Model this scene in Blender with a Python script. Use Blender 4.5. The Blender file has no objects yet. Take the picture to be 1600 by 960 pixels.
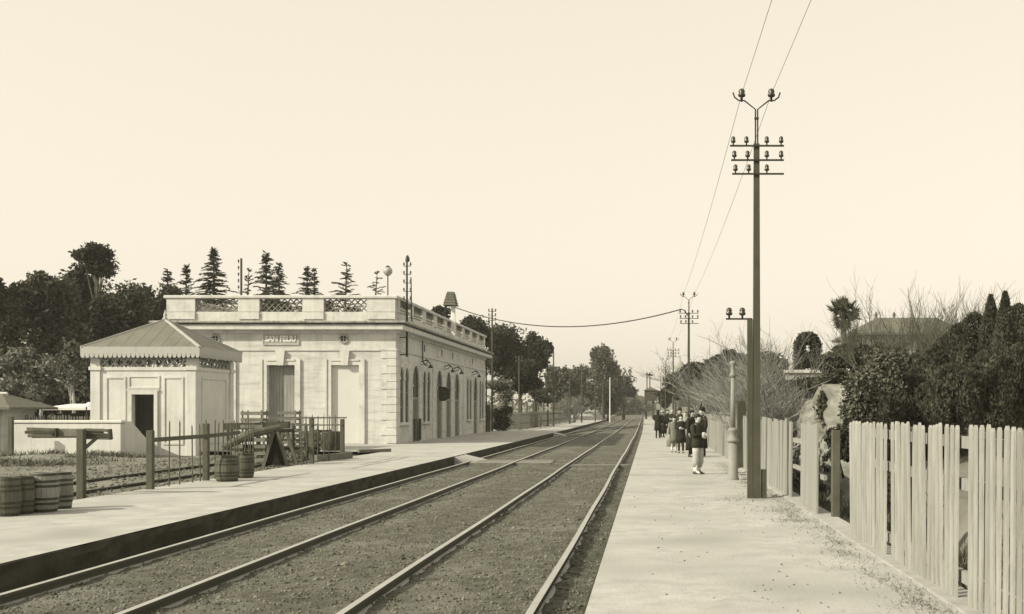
import bpy, math, random
import numpy as np
from mathutils import Vector, Matrix, Euler

random.seed(7); RNG = np.random.default_rng(7)
R = math.radians
SC = bpy.context.scene
COL = SC.collection

# ------------------------------------------------------------------ camera, sky, sun, exposure
F = 1800.0; UV = (1015.0, 641.0); EYE = 1.6        # focal length in photo pixels, vanishing point, eye height
cd = bpy.data.cameras.new('camera'); cam = bpy.data.objects.new('camera', cd); COL.objects.link(cam)
cd.sensor_width = 36.0; cd.lens = F / 1600 * 36
cd.shift_x = -(UV[0] - 800) / 1600; cd.shift_y = (UV[1] - 480) / 1600
cd.clip_start = 0.1; cd.clip_end = 6000
cam.location = (0, 0, EYE); cam.rotation_euler = (R(90), 0, 0)
SC.camera = cam

SUN_EL, SUN_AZ = 32.0, 240.0      # compass azimuth, clockwise from +Y: the sun stands to the left, a little behind the camera
w = bpy.data.worlds.new('World'); SC.world = w; w.use_nodes = True
nt = w.node_tree; nt.nodes.clear()
def wn(t): return nt.nodes.new(t)
sky = wn('ShaderNodeTexSky'); sky.sky_type = 'NISHITA'; sky.sun_disc = False
sky.sun_elevation = R(SUN_EL); sky.sun_rotation = R(SUN_AZ); sky.dust_density = 4.0; sky.air_density = 1.0; sky.ozone_density = 1.0
bw = wn('ShaderNodeRGBToBW'); nt.links.new(sky.outputs[0], bw.inputs[0])
pw = wn('ShaderNodeMath'); pw.operation = 'POWER'; pw.inputs[1].default_value = 0.22; nt.links.new(bw.outputs[0], pw.inputs[0])
mx = wn('ShaderNodeMix'); mx.data_type = 'RGBA'; mx.blend_type = 'MULTIPLY'; mx.inputs[0].default_value = 1.0
mx.inputs[7].default_value = (5.7, 5.2, 4.25, 1)
nt.links.new(pw.outputs[0], mx.inputs[6])
bg = wn('ShaderNodeBackground'); bg.inputs[1].default_value = 0.12; nt.links.new(mx.outputs[2], bg.inputs[0])
wo = wn('ShaderNodeOutputWorld'); nt.links.new(bg.outputs[0], wo.inputs[0])

sl = bpy.data.lights.new('sun', 'SUN'); sl.energy = 4.9; sl.angle = R(0.6); sl.color = (1.0, 0.935, 0.75)
so = bpy.data.objects.new('sun', sl); COL.objects.link(so)
_d = Vector((math.sin(R(SUN_AZ)) * math.cos(R(SUN_EL)), math.cos(R(SUN_AZ)) * math.cos(R(SUN_EL)), math.sin(R(SUN_EL))))
so.rotation_euler = _d.to_track_quat('Z', 'Y').to_euler(); so.location = (-30, -20, 40)

vs = SC.view_settings
vs.view_transform = 'Standard'; vs.look = 'None'; vs.gamma = 1.0; vs.use_curve_mapping = False; vs.exposure = 0.2
SC.cycles.max_bounces = 6; SC.cycles.transparent_max_bounces = 4

# ------------------------------------------------------------------ helpers
def at(u, v, Y):                       # a point seen at pixel (u, v) of the photograph standing at depth Y
    return Vector(((u - UV[0]) * Y / F, Y, EYE - (v - UV[1]) * Y / F))

def smooth(x): return np.clip(x, 0, 1) ** 2 * (3 - 2 * np.clip(x, 0, 1))
def bend(Y):  return -0.0045 * np.log1p(np.exp((np.asarray(Y, float) - 90) / 12)) * 12
def grade(Y): return 0.0075 * np.log1p(np.exp((np.asarray(Y, float) - 260) / 25)) * 25

_tab = np.random.default_rng(3).random((256, 256))
def vnoise(x, y):
    x = np.asarray(x, float); y = np.asarray(y, float)
    xi = np.floor(x).astype(int); yi = np.floor(y).astype(int); fx = smooth(x - xi); fy = smooth(y - yi)
    g = lambda a, b: _tab[a % 256, b % 256]
    return (g(xi, yi) * (1 - fx) + g(xi + 1, yi) * fx) * (1 - fy) + (g(xi, yi + 1) * (1 - fx) + g(xi + 1, yi + 1) * fx) * fy
def fbm(x, y, o=4):
    t = 0; a = .5
    for k in range(o):
        t = t + a * (vnoise(x * 2 ** k + 17 * k, y * 2 ** k + 31 * k) - .5); a *= .5
    return t

def tone(v):                           # the print is toned: every grey is a warm olive grey
    k = 0.95 - 0.36 * max(0.0, 1 - v / 0.3) ** 1.5
    return (v, v * 1.0, v * k, 1)

MATS = {}
def mat(name, v, var=0.25, scale=3.0, rough=0.85, bump=0.0, bscale=None, streak=0.0, island=0.0, metal=0.0,
        stain=None, stain_scale=0.6, stain_amt=0.5, course=0.0, world=True, detail=6.0, spec=0.3, trans=False, squash=(1, 1, 1)):
    m = bpy.data.materials.new(name); m.use_nodes = True; t = m.node_tree; N = t.nodes; L = t.links
    b = N['Principled BSDF']; b.inputs['Roughness'].default_value = rough; b.inputs['Metallic'].default_value = metal
    b.inputs['Specular IOR Level'].default_value = spec
    if world:
        g = N.new('ShaderNodeNewGeometry'); src = g.outputs['Position']
    else:
        tc = N.new('ShaderNodeTexCoord'); src = tc.outputs['Object']
    mp = N.new('ShaderNodeMapping'); mp.inputs['Scale'].default_value = squash; L.new(src, mp.inputs[0]); vec = mp.outputs[0]
    def noise(sc, det=detail, v_=vec):
        n = N.new('ShaderNodeTexNoise'); n.inputs['Scale'].default_value = sc; n.inputs['Detail'].default_value = det
        n.inputs['Roughness'].default_value = 0.62; L.new(v_, n.inputs['Vector']); return n.outputs[0]
    def mixc(fac, a, bcol):
        x = N.new('ShaderNodeMix'); x.data_type = 'RGBA'
        if isinstance(fac, float): x.inputs[0].default_value = fac
        else: L.new(fac, x.inputs[0])
        for i, c in ((6, a), (7, bcol)):
            if isinstance(c, tuple): x.inputs[i].default_value = c
            else: L.new(c, x.inputs[i])
        return x.outputs[2]
    def ramp(fac, lo, hi):
        r = N.new('ShaderNodeMapRange'); r.inputs[1].default_value = lo; r.inputs[2].default_value = hi; L.new(fac, r.inputs[0]); return r.outputs[0]
    n1 = ramp(noise(scale), 0.28, 0.72)
    c = mixc(n1, tone(v * (1 - var)), tone(v * (1 + var)))
    if stain is not None:
        f = ramp(noise(stain_scale, 8.0), 0.5, 0.68)
        mu = N.new('ShaderNodeMath'); mu.operation = 'MULTIPLY'; mu.inputs[1].default_value = stain_amt; L.new(f, mu.inputs[0])
        c = mixc(mu.outputs[0], c, tone(stain))
    if streak > 0:                      # rain streaks running down the plaster
        m2 = N.new('ShaderNodeMapping'); m2.inputs['Scale'].default_value = (5.0, 5.0, 0.35); L.new(src, m2.inputs[0])
        f = ramp(noise(1.0, 7.0, m2.outputs[0]), 0.48, 0.72)
        mu = N.new('ShaderNodeMath'); mu.operation = 'MULTIPLY'; mu.inputs[1].default_value = streak; L.new(f, mu.inputs[0])
        c = mixc(mu.outputs[0], c, tone(v * 0.5))
    if course > 0:                      # faint coursing showing through the plaster
        m3 = N.new('ShaderNodeMapping'); m3.inputs['Scale'].default_value = (.5, .5, 5.0); L.new(src, m3.inputs[0])
        f = ramp(noise(1.0, 5.0, m3.outputs[0]), 0.5, 0.66)
        mu = N.new('ShaderNodeMath'); mu.operation = 'MULTIPLY'; mu.inputs[1].default_value = course; L.new(f, mu.inputs[0])
        c = mixc(mu.outputs[0], c, tone(v * 0.6))
    if island > 0:
        g2 = N.new('ShaderNodeNewGeometry')
        hs = N.new('ShaderNodeHueSaturation'); L.new(c, hs.inputs['Color'])
        mr = N.new('ShaderNodeMapRange'); mr.inputs[3].default_value = 1 - island; mr.inputs[4].default_value = 1 + island
        L.new(g2.outputs['Random Per Island'], mr.inputs[0]); L.new(mr.outputs[0], hs.inputs['Value']); c = hs.outputs[0]
    L.new(c, b.inputs['Base Color'])
    if bump > 0:
        bp = N.new('ShaderNodeBump'); bp.inputs['Strength'].default_value = bump; bp.inputs['Distance'].default_value = 0.03
        L.new(noise(bscale or scale * 6, 8.0), bp.inputs['Height']); L.new(bp.outputs[0], b.inputs['Normal'])
    if trans:
        tr = N.new('ShaderNodeBsdfTranslucent'); L.new(c, tr.inputs[0])
        ms = N.new('ShaderNodeMixShader'); ms.inputs[0].default_value = 0.2
        L.new(b.outputs[0], ms.inputs[1]); L.new(tr.outputs[0], ms.inputs[2]); L.new(ms.outputs[0], N['Material Output'].inputs[0])
    MATS[name] = m
    return m

mat('plaster', 0.55, .09, 1.3, .9, .25, 14, streak=.35, course=.5, stain=.30, stain_scale=.9, stain_amt=.45)
mat('kiosk_plaster', 0.58, .07, 1.6, .9, .2, 16, streak=.3, stain=.33, stain_scale=.7, stain_amt=.35)
mat('trim', 0.55, .10, 2.0, .88, .2, 18, streak=.35, stain=.25, stain_scale=1.6, stain_amt=.4)
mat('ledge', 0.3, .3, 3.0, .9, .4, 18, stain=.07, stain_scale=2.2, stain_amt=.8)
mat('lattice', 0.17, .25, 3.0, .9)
mat('infill', 0.55, .05, 1.0, .9, .1)
mat('door_wood', 0.24, .25, 2.0, .8, .2, squash=(6, 6, .4))
mat('dark_door', 0.07, .25, 2.0, .8)
mat('glass', 0.012, .1, 2.0, .5, spec=.15)
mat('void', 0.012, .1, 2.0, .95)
mat('zinc', 0.15, .16, 1.4, .7, .1, stain=.11, stain_scale=1.3, stain_amt=.5)
mat('zinc_edge', 0.4, .15, 3.0, .75, stain=.2, stain_scale=3.0, stain_amt=.4)
mat('tile', 0.12, .3, 6.0, .85)
mat('sand', 0.37, .2, 2.2, .95, .35, 22, stain=.24, stain_scale=.55, stain_amt=.72)
mat('kerb_dark', 0.042, .35, 2.5, .95, .5, 14)
mat('kerb_stone', 0.33, .2, 4.0, .9, .3, 20)
mat('ballast', 0.097, .5, 5.0, .95, 1.0, 30, stain=.19, stain_scale=.7, stain_amt=.7)
mat('earth', 0.14, .3, 0.8, .95, .6, 12, stain=.26, stain_scale=.3, stain_amt=.6)
mat('pebble', 0.12, .3, 5.0, .9, island=.55)
mat('dry_grass', 0.17, .3, 3.0, .9, island=.5)
mat('weed', 0.11, .3, 3.0, .9, island=.5)
mat('rail_iron', 0.035, .3, 8.0, .6)
mat('iron', 0.03, .3, 6.0, .6)
mat('pole_iron', 0.06, .22, 3.0, .7, stain=.05, stain_scale=2.0)
mat('insulator', 0.035, .2, 6.0, .3, spec=.5)
mat('cast_iron', 0.22, .15, 4.0, .65, stain=.2, stain_scale=3.0, stain_amt=.5)
mat('old_wood', 0.10, .35, 3.0, .85, .3, squash=(3, 3, .6))
mat('dark_wood', 0.05, .35, 3.0, .85, .3)
mat('grey_wood', 0.15, .3, 4.0, .85, .3)
mat('picket', 0.28, .24, 3.0, .85, .4, 30, streak=.55, island=0.0, stain=.15, stain_scale=2.0, stain_amt=.4, squash=(4, 4, .5))
mat('board', 0.25, .16, 3.0, .85, .3, 30, streak=.45, squash=(5, 5, .4))
mat('post_wood', 0.085, .25, 3.0, .85, .2)
mat('stave', 0.2, .35, 3.0, .8, .3, squash=(1, 1, .5))
mat('hoop', 0.04, .3, 6.0, .6)
mat('white_paint', 0.66, .06, 4.0, .7)
mat('sign_grey', 0.3, .1, 4.0, .7)
mat('globe', 0.34, .15, 9.0, .25, spec=.6)
mat('bark', 0.1, .35, 3.0, .9, .5)
mat('pale_bark', 0.3, .3, 3.0, .9, .4)
mat('twig', 0.24, .3, 1.5, .9)
mat('dark_twig', 0.10, .3, 1.5, .9)
mat('pine', 0.04, .4, .5, .85, island=.5, trans=True)
mat('broad', 0.06, .45, .35, .8, island=.55, trans=True)
mat('shrub', 0.15, .45, .5, .85, island=.6, trans=True)
mat('cypress', 0.066, .45, .7, .85, island=.55, trans=True)
mat('glossy', 0.085, .3, 1.5, .5, island=.5, spec=.4)
mat('euca', 0.09, .4, .3, .85, island=.5, trans=True)
mat('palm', 0.07, .3, 2.0, .6, island=.4)
mat('rock', 0.21, .45, 1.6, .95, 1.0, 5, stain=.06, stain_scale=1.5, stain_amt=.8)
mat('skin', 0.42, .06, 8.0, .6)
mat('black_cloth', 0.016, .3, 8.0, .9)
mat('dark_cloth', 0.028, .3, 8.0, .9)
mat('grey_cloth', 0.16, .2, 8.0, .9)
mat('light_cloth', 0.36, .12, 8.0, .9)
mat('white_cloth', 0.62, .08, 8.0, .9)
mat('hair', 0.014, .2, 12.0, .6)
mat('shoe', 0.05, .2, 12.0, .5)
mat('wire', 0.09, .1, 8.0, .7)

# worn rail heads: polished on top, rusty on the sides
def rail_mat():
    m = bpy.data.materials.new('rail'); m.use_nodes = True; N = m.node_tree.nodes; L = m.node_tree.links; b = N['Principled BSDF']
    g = N.new('ShaderNodeNewGeometry'); s = N.new('ShaderNodeSeparateXYZ'); L.new(g.outputs['True Normal'], s.inputs[0])
    r = N.new('ShaderNodeMapRange'); r.inputs[1].default_value = .75; r.inputs[2].default_value = .95; L.new(s.outputs[2], r.inputs[0])
    n = N.new('ShaderNodeTexNoise'); n.inputs['Scale'].default_value = 2.5; L.new(g.outputs['Position'], n.inputs[0])
    mm = N.new('ShaderNodeMix'); mm.data_type = 'RGBA'; mm.inputs[6].default_value = tone(.26); mm.inputs[7].default_value = tone(.38); L.new(n.outputs[0], mm.inputs[0])
    x = N.new('ShaderNodeMix'); x.data_type = 'RGBA'; x.inputs[6].default_value = tone(.05); L.new(mm.outputs[2], x.inputs[7]); L.new(r.outputs[0], x.inputs[0])
    L.new(x.outputs[2], b.inputs['Base Color']); b.inputs['Roughness'].default_value = .5
    MATS['rail'] = m
rail_mat()

OFF = {}
def link(o, parent=None):
    COL.objects.link(o)
    if parent is not None: o.parent = parent
    return o
def tag(o, label=None, cat=None, group=None, kind=None):
    if label: o['label'] = label
    if cat: o['category'] = cat
    if group: o['group'] = group
    if kind: o['kind'] = kind
    return o
def thing(name, loc, label, cat, group=None, rz=0.0):
    o = bpy.data.objects.new(name, None); o.empty_display_size = .2; COL.objects.link(o)
    o.location = loc; o.rotation_euler = (0, 0, rz); OFF[o.name] = Vector(loc)
    return tag(o, label, cat, group)
def inst(mesh, name, parent, loc=(0, 0, 0), rot=(0, 0, 0), sc=(1, 1, 1)):
    o = bpy.data.objects.new(name, mesh); link(o, parent); o.location = loc; o.rotation_euler = rot; o.scale = sc
    return o
def dup(root, loc, rz, label=None, group=None, sc=None):
    r = root.copy(); COL.objects.link(r); r.location = loc; r.rotation_euler = (0, 0, rz)
    if sc: r.scale = sc
    if label: r['label'] = label
    if group: r['group'] = group
    for ch in list(root.children):
        c = ch.copy(); COL.objects.link(c); c.parent = r
        for g in ch.children:
            d = g.copy(); COL.objects.link(d); d.parent = c
    return r

class MB:
    def __init__(s): s.v = []; s.f = []
    def add(s, vs, fs):
        n = len(s.v); s.v += [tuple(p) for p in vs]; s.f += [tuple(i + n for i in f) for f in fs]; return s
    def box(s, x0, x1, y0, y1, z0, z1):
        return s.add([(x0, y0, z0), (x1, y0, z0), (x1, y1, z0), (x0, y1, z0), (x0, y0, z1), (x1, y0, z1), (x1, y1, z1), (x0, y1, z1)],
                     [(0, 3, 2, 1), (4, 5, 6, 7), (0, 1, 5, 4), (1, 2, 6, 5), (2, 3, 7, 6), (3, 0, 4, 7)])
    def bar(s, a, b, wx, wz, up=(0, 0, 1)):       # a rectangular bar from a to b
        a = Vector(a); b = Vector(b); d = (b - a).normalized(); u = Vector(up)
        if abs(d.dot(u)) > .98: u = Vector((0, 1, 0))
        x = d.cross(u).normalized() * wx / 2; z = x.cross(d).normalized() * wz / 2
        return s.add([a - x - z, a + x - z, a + x + z, a - x + z, b - x - z, b + x - z, b + x + z, b - x + z],
                     [(0, 1, 2, 3), (7, 6, 5, 4), (4, 5, 1, 0), (5, 6, 2, 1), (6, 7, 3, 2), (7, 4, 0, 3)])
    def tube(s, pts, rad, n=8, cap=True):
        pts = [Vector(p) for p in pts]; rings = []
        if not hasattr(rad, '__len__'): rad = [rad] * len(pts)
        ref = None
        for i, p in enumerate(pts):
            d = (pts[min(i + 1, len(pts) - 1)] - pts[max(i - 1, 0)]).normalized()
            if ref is None: ref = Vector((1, 0, 0)) if abs(d.x) < .9 else Vector((0, 1, 0))
            x = (ref - d * ref.dot(d)).normalized(); y = d.cross(x); ref = x
            rings.append([p + (x * math.cos(2 * math.pi * k / n) + y * math.sin(2 * math.pi * k / n)) * rad[i] for k in range(n)])
        return s.loft(rings, cap)
    def loft(s, rings, cap=True, close=True):
        n = len(rings[0]); base = len(s.v)
        for r in rings: s.v += [tuple(p) for p in r]
        for i in range(len(rings) - 1):
            for k in range(n if close else n - 1):
                a = base + i * n + k; b = base + i * n + (k + 1) % n
                s.f.append((a, b, b + n, a + n))
        if cap:
            s.f.append(tuple(base + k for k in range(n))[::-1]); s.f.append(tuple(base + (len(rings) - 1) * n + k for k in range(n)))
        return s
    def lathe(s, prof, c=(0, 0, 0), n=14, cap=True):
        c = Vector(c)
        return s.loft([[c + Vector((r * math.cos(2 * math.pi * k / n), r * math.sin(2 * math.pi * k / n), z)) for k in range(n)] for r, z in prof], cap)
    def prism(s, poly, axis, a0, a1):               # polygon extruded along 'x' (poly in y,z) or 'y' (poly in x,z) or 'z'
        mk = {'x': lambda p, a: (a, p[0], p[1]), 'y': lambda p, a: (p[0], a, p[1]), 'z': lambda p, a: (p[0], p[1], a)}[axis]
        n = len(poly); vs = [mk(p, a0) for p in poly] + [mk(p, a1) for p in poly]
        fs = [tuple(range(n))[::-1], tuple(range(n, 2 * n))] + [(i, (i + 1) % n, n + (i + 1) % n, n + i) for i in range(n)]
        return s.add(vs, fs)
    def mesh(s, name, m, smooth_=False, off=None):
        me = bpy.data.meshes.new(name)
        v = s.v if off is None else [(p[0] - off[0], p[1] - off[1], p[2] - off[2]) for p in s.v]
        me.from_pydata(v, [], s.f)
        import bmesh
        b = bmesh.new(); b.from_mesh(me); bmesh.ops.recalc_face_normals(b, faces=b.faces); b.to_mesh(me); b.free()
        if m: me.materials.append(MATS[m])
        if smooth_: me.polygons.foreach_set('use_smooth', [True] * len(me.polygons))
        return me
    def build(s, name, m, parent=None, smooth_=False, bevel=0, local=False):
        off = None if (local or parent is None) else OFF.get(parent.name)
        if off is None and parent is not None and not local and parent.parent is not None: off = OFF.get(parent.parent.name)
        o = bpy.data.objects.new(name, s.mesh(name, m, smooth_, off)); link(o, parent)
        if bevel:
            md = o.modifiers.new('bevel', 'BEVEL'); md.width = bevel; md.segments = 1; md.limit_method = 'ANGLE'
        return o

def grid_mesh(name, xs, ys, zf, m, xoff=None, smooth_=True):
    X, Y = np.meshgrid(np.asarray(xs, float), np.asarray(ys, float)); Z = zf(X, Y)
    if xoff is not None: X = X + xoff(Y)
    v = np.stack([X, Y, Z], -1).reshape(-1, 3); nx = len(xs); ny = len(ys)
    i = (np.arange(ny - 1)[:, None] * nx + np.arange(nx - 1)[None]).ravel()
    f = np.stack([i, i + 1, i + nx + 1, i + nx], 1)
    return np_mesh(name, v, f, m, smooth_)
def np_mesh(name, v, f, m, smooth_=False):
    me = bpy.data.meshes.new(name); k = f.shape[1]
    me.vertices.add(len(v)); me.vertices.foreach_set('co', np.ascontiguousarray(v, dtype=np.float32).ravel())
    me.loops.add(f.size); me.loops.foreach_set('vertex_index', np.ascontiguousarray(f, dtype=np.int32).ravel())
    me.polygons.add(len(f)); me.polygons.foreach_set('loop_start', np.arange(0, f.size, k, dtype=np.int32))
    if smooth_: me.polygons.foreach_set('use_smooth', np.ones(len(f), dtype=bool))
    me.update(calc_edges=True); me.materials.append(MATS[m])
    return me
def struct(name, me_or_mb, m=None):
    o = bpy.data.objects.new(name, me_or_mb) if isinstance(me_or_mb, bpy.types.Mesh) else me_or_mb.build(name, m)
    if isinstance(me_or_mb, bpy.types.Mesh): COL.objects.link(o)
    o['kind'] = 'structure'; return o

# ------------------------------------------------------------------ ground, platforms, trackbed
LP_Z = -0.05; LP_EDGE = -6.96; LP_BACK = -10.45; RP_EDGE = -0.53; RP_BACK = 2.75
RAILS = (-6.42, -4.75, -2.76, -1.06); RAIL_Z = -0.22
def ground_z(X, Y):
    z = -0.62 + 0 * X
    z = np.where(X < -8, -0.2 + .06 * fbm(X * .5, Y * .5) + .22 * smooth(1 - np.abs(X + 21.5) / 4) * smooth(1 - np.abs(Y - 42) / 2.2), z)
    # the right bank: a ditch behind the fence, then a rock step up to the gardens
    step = smooth((X - 4.6 - .7 * fbm(Y * .25, Y * .1 + 9)) / .9)
    top = 2.35 * smooth((Y - 21) / 9) + .25 * fbm(X * .6, Y * .6) + .02 * np.clip(X - 5, 0, 60)
    z = np.where(X > 2.9, -.75 + (top + .75) * step + .25 * fbm(X * .9 + 5, Y * .9), z)
    z = z + grade(Y)
    return z
xs = np.concatenate([np.linspace(-900, -80, 14), np.linspace(-60, -8.1, 60), np.linspace(-7.9, 2.8, 6), np.linspace(2.95, 9, 44), np.linspace(9.5, 60, 40), np.linspace(90, 900, 12)])
ys = np.concatenate([np.linspace(-40, 5, 6), np.linspace(6, 60, 130), np.linspace(61, 130, 60), np.linspace(140, 420, 40), np.linspace(500, 2500, 14)])
struct('ground', grid_mesh('ground', xs, ys, ground_z, 'earth', bend))

def strip(name, x0, x1, y0, y1, z, m, amp=.01, nx=24, h=.7, edge_x=None):
    ys = np.concatenate([np.arange(y0, min(60, y1), .3), np.arange(max(60, y0), y1 + .1, 4)])
    xs = np.linspace(x0, x1, nx)
    return struct(name, grid_mesh(name, xs, ys, lambda X, Y: z + grade(Y) + amp * 2 * smooth((np.minimum(X - x0, x1 - X) - .28) / .5) * fbm(X * 1.3, Y * 1.3), m, bend))
strip('platform_right', RP_EDGE + .02, RP_BACK, 2, 255, 0, 'sand', .022)
strip('platform_left', LP_BACK - .1, LP_EDGE - .02, 2, 190, LP_Z, 'sand', .015)
# forecourt of pale sand in front of and beside the station
def apron_z(X, Y): return LP_Z - .012 + .02 * fbm(X, Y)
struct('station_forecourt', grid_mesh('station_forecourt', np.linspace(-25, -10.2, 30), np.linspace(46.2, 98, 60), apron_z, 'sand'))

def kerb(name, x0, x1, z, y0, y1, m):
    ys = np.concatenate([np.arange(y0, 60, .35), np.arange(60, y1 + .1, 5)]); mb = MB(); rings = []
    for y in ys:
        b = float(bend(y)); g = float(grade(y)); j = .012 * random.uniform(-1, 1)
        rings.append([(x0 + b, y, -.6 + g), (x1 + b + j * 2, y, -.6 + g), (x1 + b + j * 3, y, -.3 + g), (x1 + b + random.uniform(-.03, .03), y, -.16 + g), (x1 + b + j, y, z + g - .015 + j * .5), (x0 + b, y, z + g - .004)])
    mb.loft(rings); return struct(name, mb, m)
kerb('platform_wall_left', LP_EDGE - .3, LP_EDGE, LP_Z + .0, 2, 190, 'kerb_dark')
kerb('platform_wall_right', RP_EDGE + .3, RP_EDGE, 0.0, 2, 255, 'kerb_dark')

def bed_z(X, Y):
    z = -0.325 + 0 * X
    for r in RAILS: z = z - .012 * np.exp(-((X - r) / .12) ** 2)
    z = z + .05 * np.exp(-((X + 3.75) / .5) ** 2) - .05 * smooth((X + 1.0) / .3) - .05 * smooth((-X - 6.45) / .25)
    fade = np.clip(1.3 - Y / 60, .15, 1)
    return z + grade(Y) + .05 * fade * fbm(X * 4, Y * 3, 3) + .03 * fade * fbm(X * 11, Y * 9, 2)
ys = np.concatenate([np.arange(6, 22, .11), np.arange(22, 60, .3), np.arange(60, 200, 3), np.arange(200, 901, 20)])
struct('trackbed', grid_mesh('trackbed', np.linspace(LP_EDGE + .01, RP_EDGE - .01, 72), ys, bed_z, 'ballast', bend))

def scatter(name, n, fx, fy, zf, size, m, label, cat, seed):
    r = np.random.default_rng(seed); X = fx(r, n); Y = fy(r, n); Z = zf(X, Y) + grade(Y) * 0; S = size(r, n)
    base = np.array([(1, 0, 0), (-1, 0, 0), (0, 1, 0), (0, -1, 0), (0, 0, .8), (0, 0, -.5)], float)
    tri = np.array([(0, 2, 4), (2, 1, 4), (1, 3, 4), (3, 0, 4), (2, 0, 5), (1, 2, 5), (3, 1, 5), (0, 3, 5)])
    a = r.uniform(0, 6.28, n); ca, sa = np.cos(a), np.sin(a)
    st = r.uniform(.6, 1.4, (n, 1, 3)); V = base[None] * st * S[:, None, None]
    W = np.stack([V[..., 0] * ca[:, None] - V[..., 1] * sa[:, None], V[..., 0] * sa[:, None] + V[..., 1] * ca[:, None], V[..., 2]], -1)
    W += np.stack([X + bend(Y), Y, Z], -1)[:, None]
    f = (np.arange(n)[:, None, None] * 6 + tri[None]).reshape(-1, 3)
    o = bpy.data.objects.new(name, np_mesh(name, W.reshape(-1, 3), f, m)); COL.objects.link(o)
    return tag(o, label, cat, kind='stuff')
scatter('ballast_stones', 26000, lambda r, n: r.uniform(-6.9, -.6, n), lambda r, n: 8.5 + 40 * r.random(n) ** 1.8, bed_z,
        lambda r, n: r.uniform(.007, .026, n) * (1 + 1.3 * (r.random(n) > .985)), 'pebble', 'loose grey stones lying all over the trackbed', 'stones', 1)
scatter('platform_pebbles', 260, lambda r, n: RP_EDGE + .1 + 3.0 * r.random(n) ** .6, lambda r, n: 8.5 + 22 * r.random(n) ** 1.5, lambda X, Y: 0 * X + .006,
        lambda r, n: r.uniform(.004, .014, n), 'pebble', 'small pebbles strewn on the right hand platform', 'pebbles', 2)
scatter('yard_stones', 2500, lambda r, n: r.uniform(-17, -10.6, n), lambda r, n: r.uniform(17, 46, n), lambda X, Y: ground_z(X, Y) + .01,
        lambda r, n: r.uniform(.015, .06, n), 'pebble', 'rubble and stones on the rough yard by the siding', 'stones', 3)

def grass(name, n, fx, fy, zf, h, m, label, seed, spread=.05, wd=.006):
    r = np.random.default_rng(seed); X = fx(r, n); Y = fy(r, n); Z = zf(X, Y); H = h(r, n)
    a = r.uniform(0, 6.28, n); dx = np.cos(a) * wd; dy = np.sin(a) * wd; l = r.normal(0, spread, (n, 2))
    p0 = np.stack([X - dx, Y - dy, Z], -1); p1 = np.stack([X + dx, Y + dy, Z], -1); p2 = np.stack([X + l[:, 0], Y + l[:, 1], Z + H], -1)
    v = np.stack([p0, p1, p2], 1).reshape(-1, 3); f = np.arange(n * 3).reshape(-1, 3)
    o = bpy.data.objects.new(name, np_mesh(name, v, f, m)); COL.objects.link(o); return tag(o, label, 'grass', kind='stuff')
def clumps(cs, s):
    cs = np.array(cs)
    def fx(r, n): global _i; _i = r.integers(0, len(cs), n); return cs[_i, 0] + r.normal(0, 1, n) * cs[_i, 2]
    def fy(r, n): return cs[_i, 1] + r.normal(0, 1, n) * cs[_i, 3]
    return fx, fy
fx, fy = clumps([(2.32 + random.uniform(-.25, .05), y + random.uniform(-.3, .3), random.uniform(.06, .2), random.uniform(.12, .5)) for y in np.arange(8.6, 34, .9)] + [(1.9, 20.6, .5, .35), (2.1, 18.4, .3, .6), (2.2, 16.6, .25, .6), (2.2, 11.2, .18, .8), (2.3, 9, .2, .4)], 1)
grass('dry_grass_by_fence', 8000, fx, fy, lambda X, Y: 0 * X - .01, lambda r, n: r.uniform(.008, .05, n), 'dry_grass', 'dry grass and litter along the foot of the picket fence', 5)
fx, fy = clumps([(random.uniform(-25, -18.5), random.uniform(36.5, 42.4), random.uniform(.2, .7), random.uniform(.1, .4)) for _ in range(30)] + [(-19.2 - random.random(), 42.6, .5, .4) for _ in range(6)], 1)
grass('weeds_by_screen_wall', 3800, fx, fy, ground_z, lambda r, n: r.uniform(.03, .24, n), 'weed', 'scrubby weeds growing in front of the white screen wall', 6, .14, .02)
def yard_xy(r, n):
    X = r.uniform(-26, -10.5, n * 3); Y = r.uniform(15, 46, n * 3); k = vnoise(X * .6, Y * .6) > .45
    return X[k][:n // 2], Y[k][:n // 2]
_yx, _yy = yard_xy(np.random.default_rng(8), 22000)
grass('yard_grass', len(_yx), lambda r, n: _yx, lambda r, n: _yy, ground_z, lambda r, n: r.uniform(.02, .08, n), 'dry_grass', 'thin dry grass over the yard left of the platform', 8, .06, .012)
fx, fy = clumps([(3.6 + random.uniform(-.5, .9), y, .35, .5) for y in np.arange(12, 30, .9)], 1)
grass('ditch_weeds', 14000, fx, fy, ground_z, lambda r, n: r.uniform(.1, .5, n), 'weed', 'dark weeds filling the ditch behind the picket fence', 9, .15, .02)
fx, fy = clumps([(random.uniform(-6.7, -.7), 9 + 26 * random.random() ** 1.5, random.uniform(.08, .35), random.uniform(.2, .9)) for _ in range(70)], 1)
grass('trackbed_weeds', 9000, lambda r, n: np.clip(fx(r, n), -6.85, -.6), fy, lambda X, Y: bed_z(X, Y) - .005, lambda r, n: r.uniform(.01, .05, n), 'dry_grass', 'low dry weeds in patches between the rails', 12, .03, .006)
# concrete sill below the fence
mb = MB(); mb.box(2.46, 2.78, 6, 40, -.4, .025); struct('fence_sill_kerb', mb, 'kerb_stone')

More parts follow.
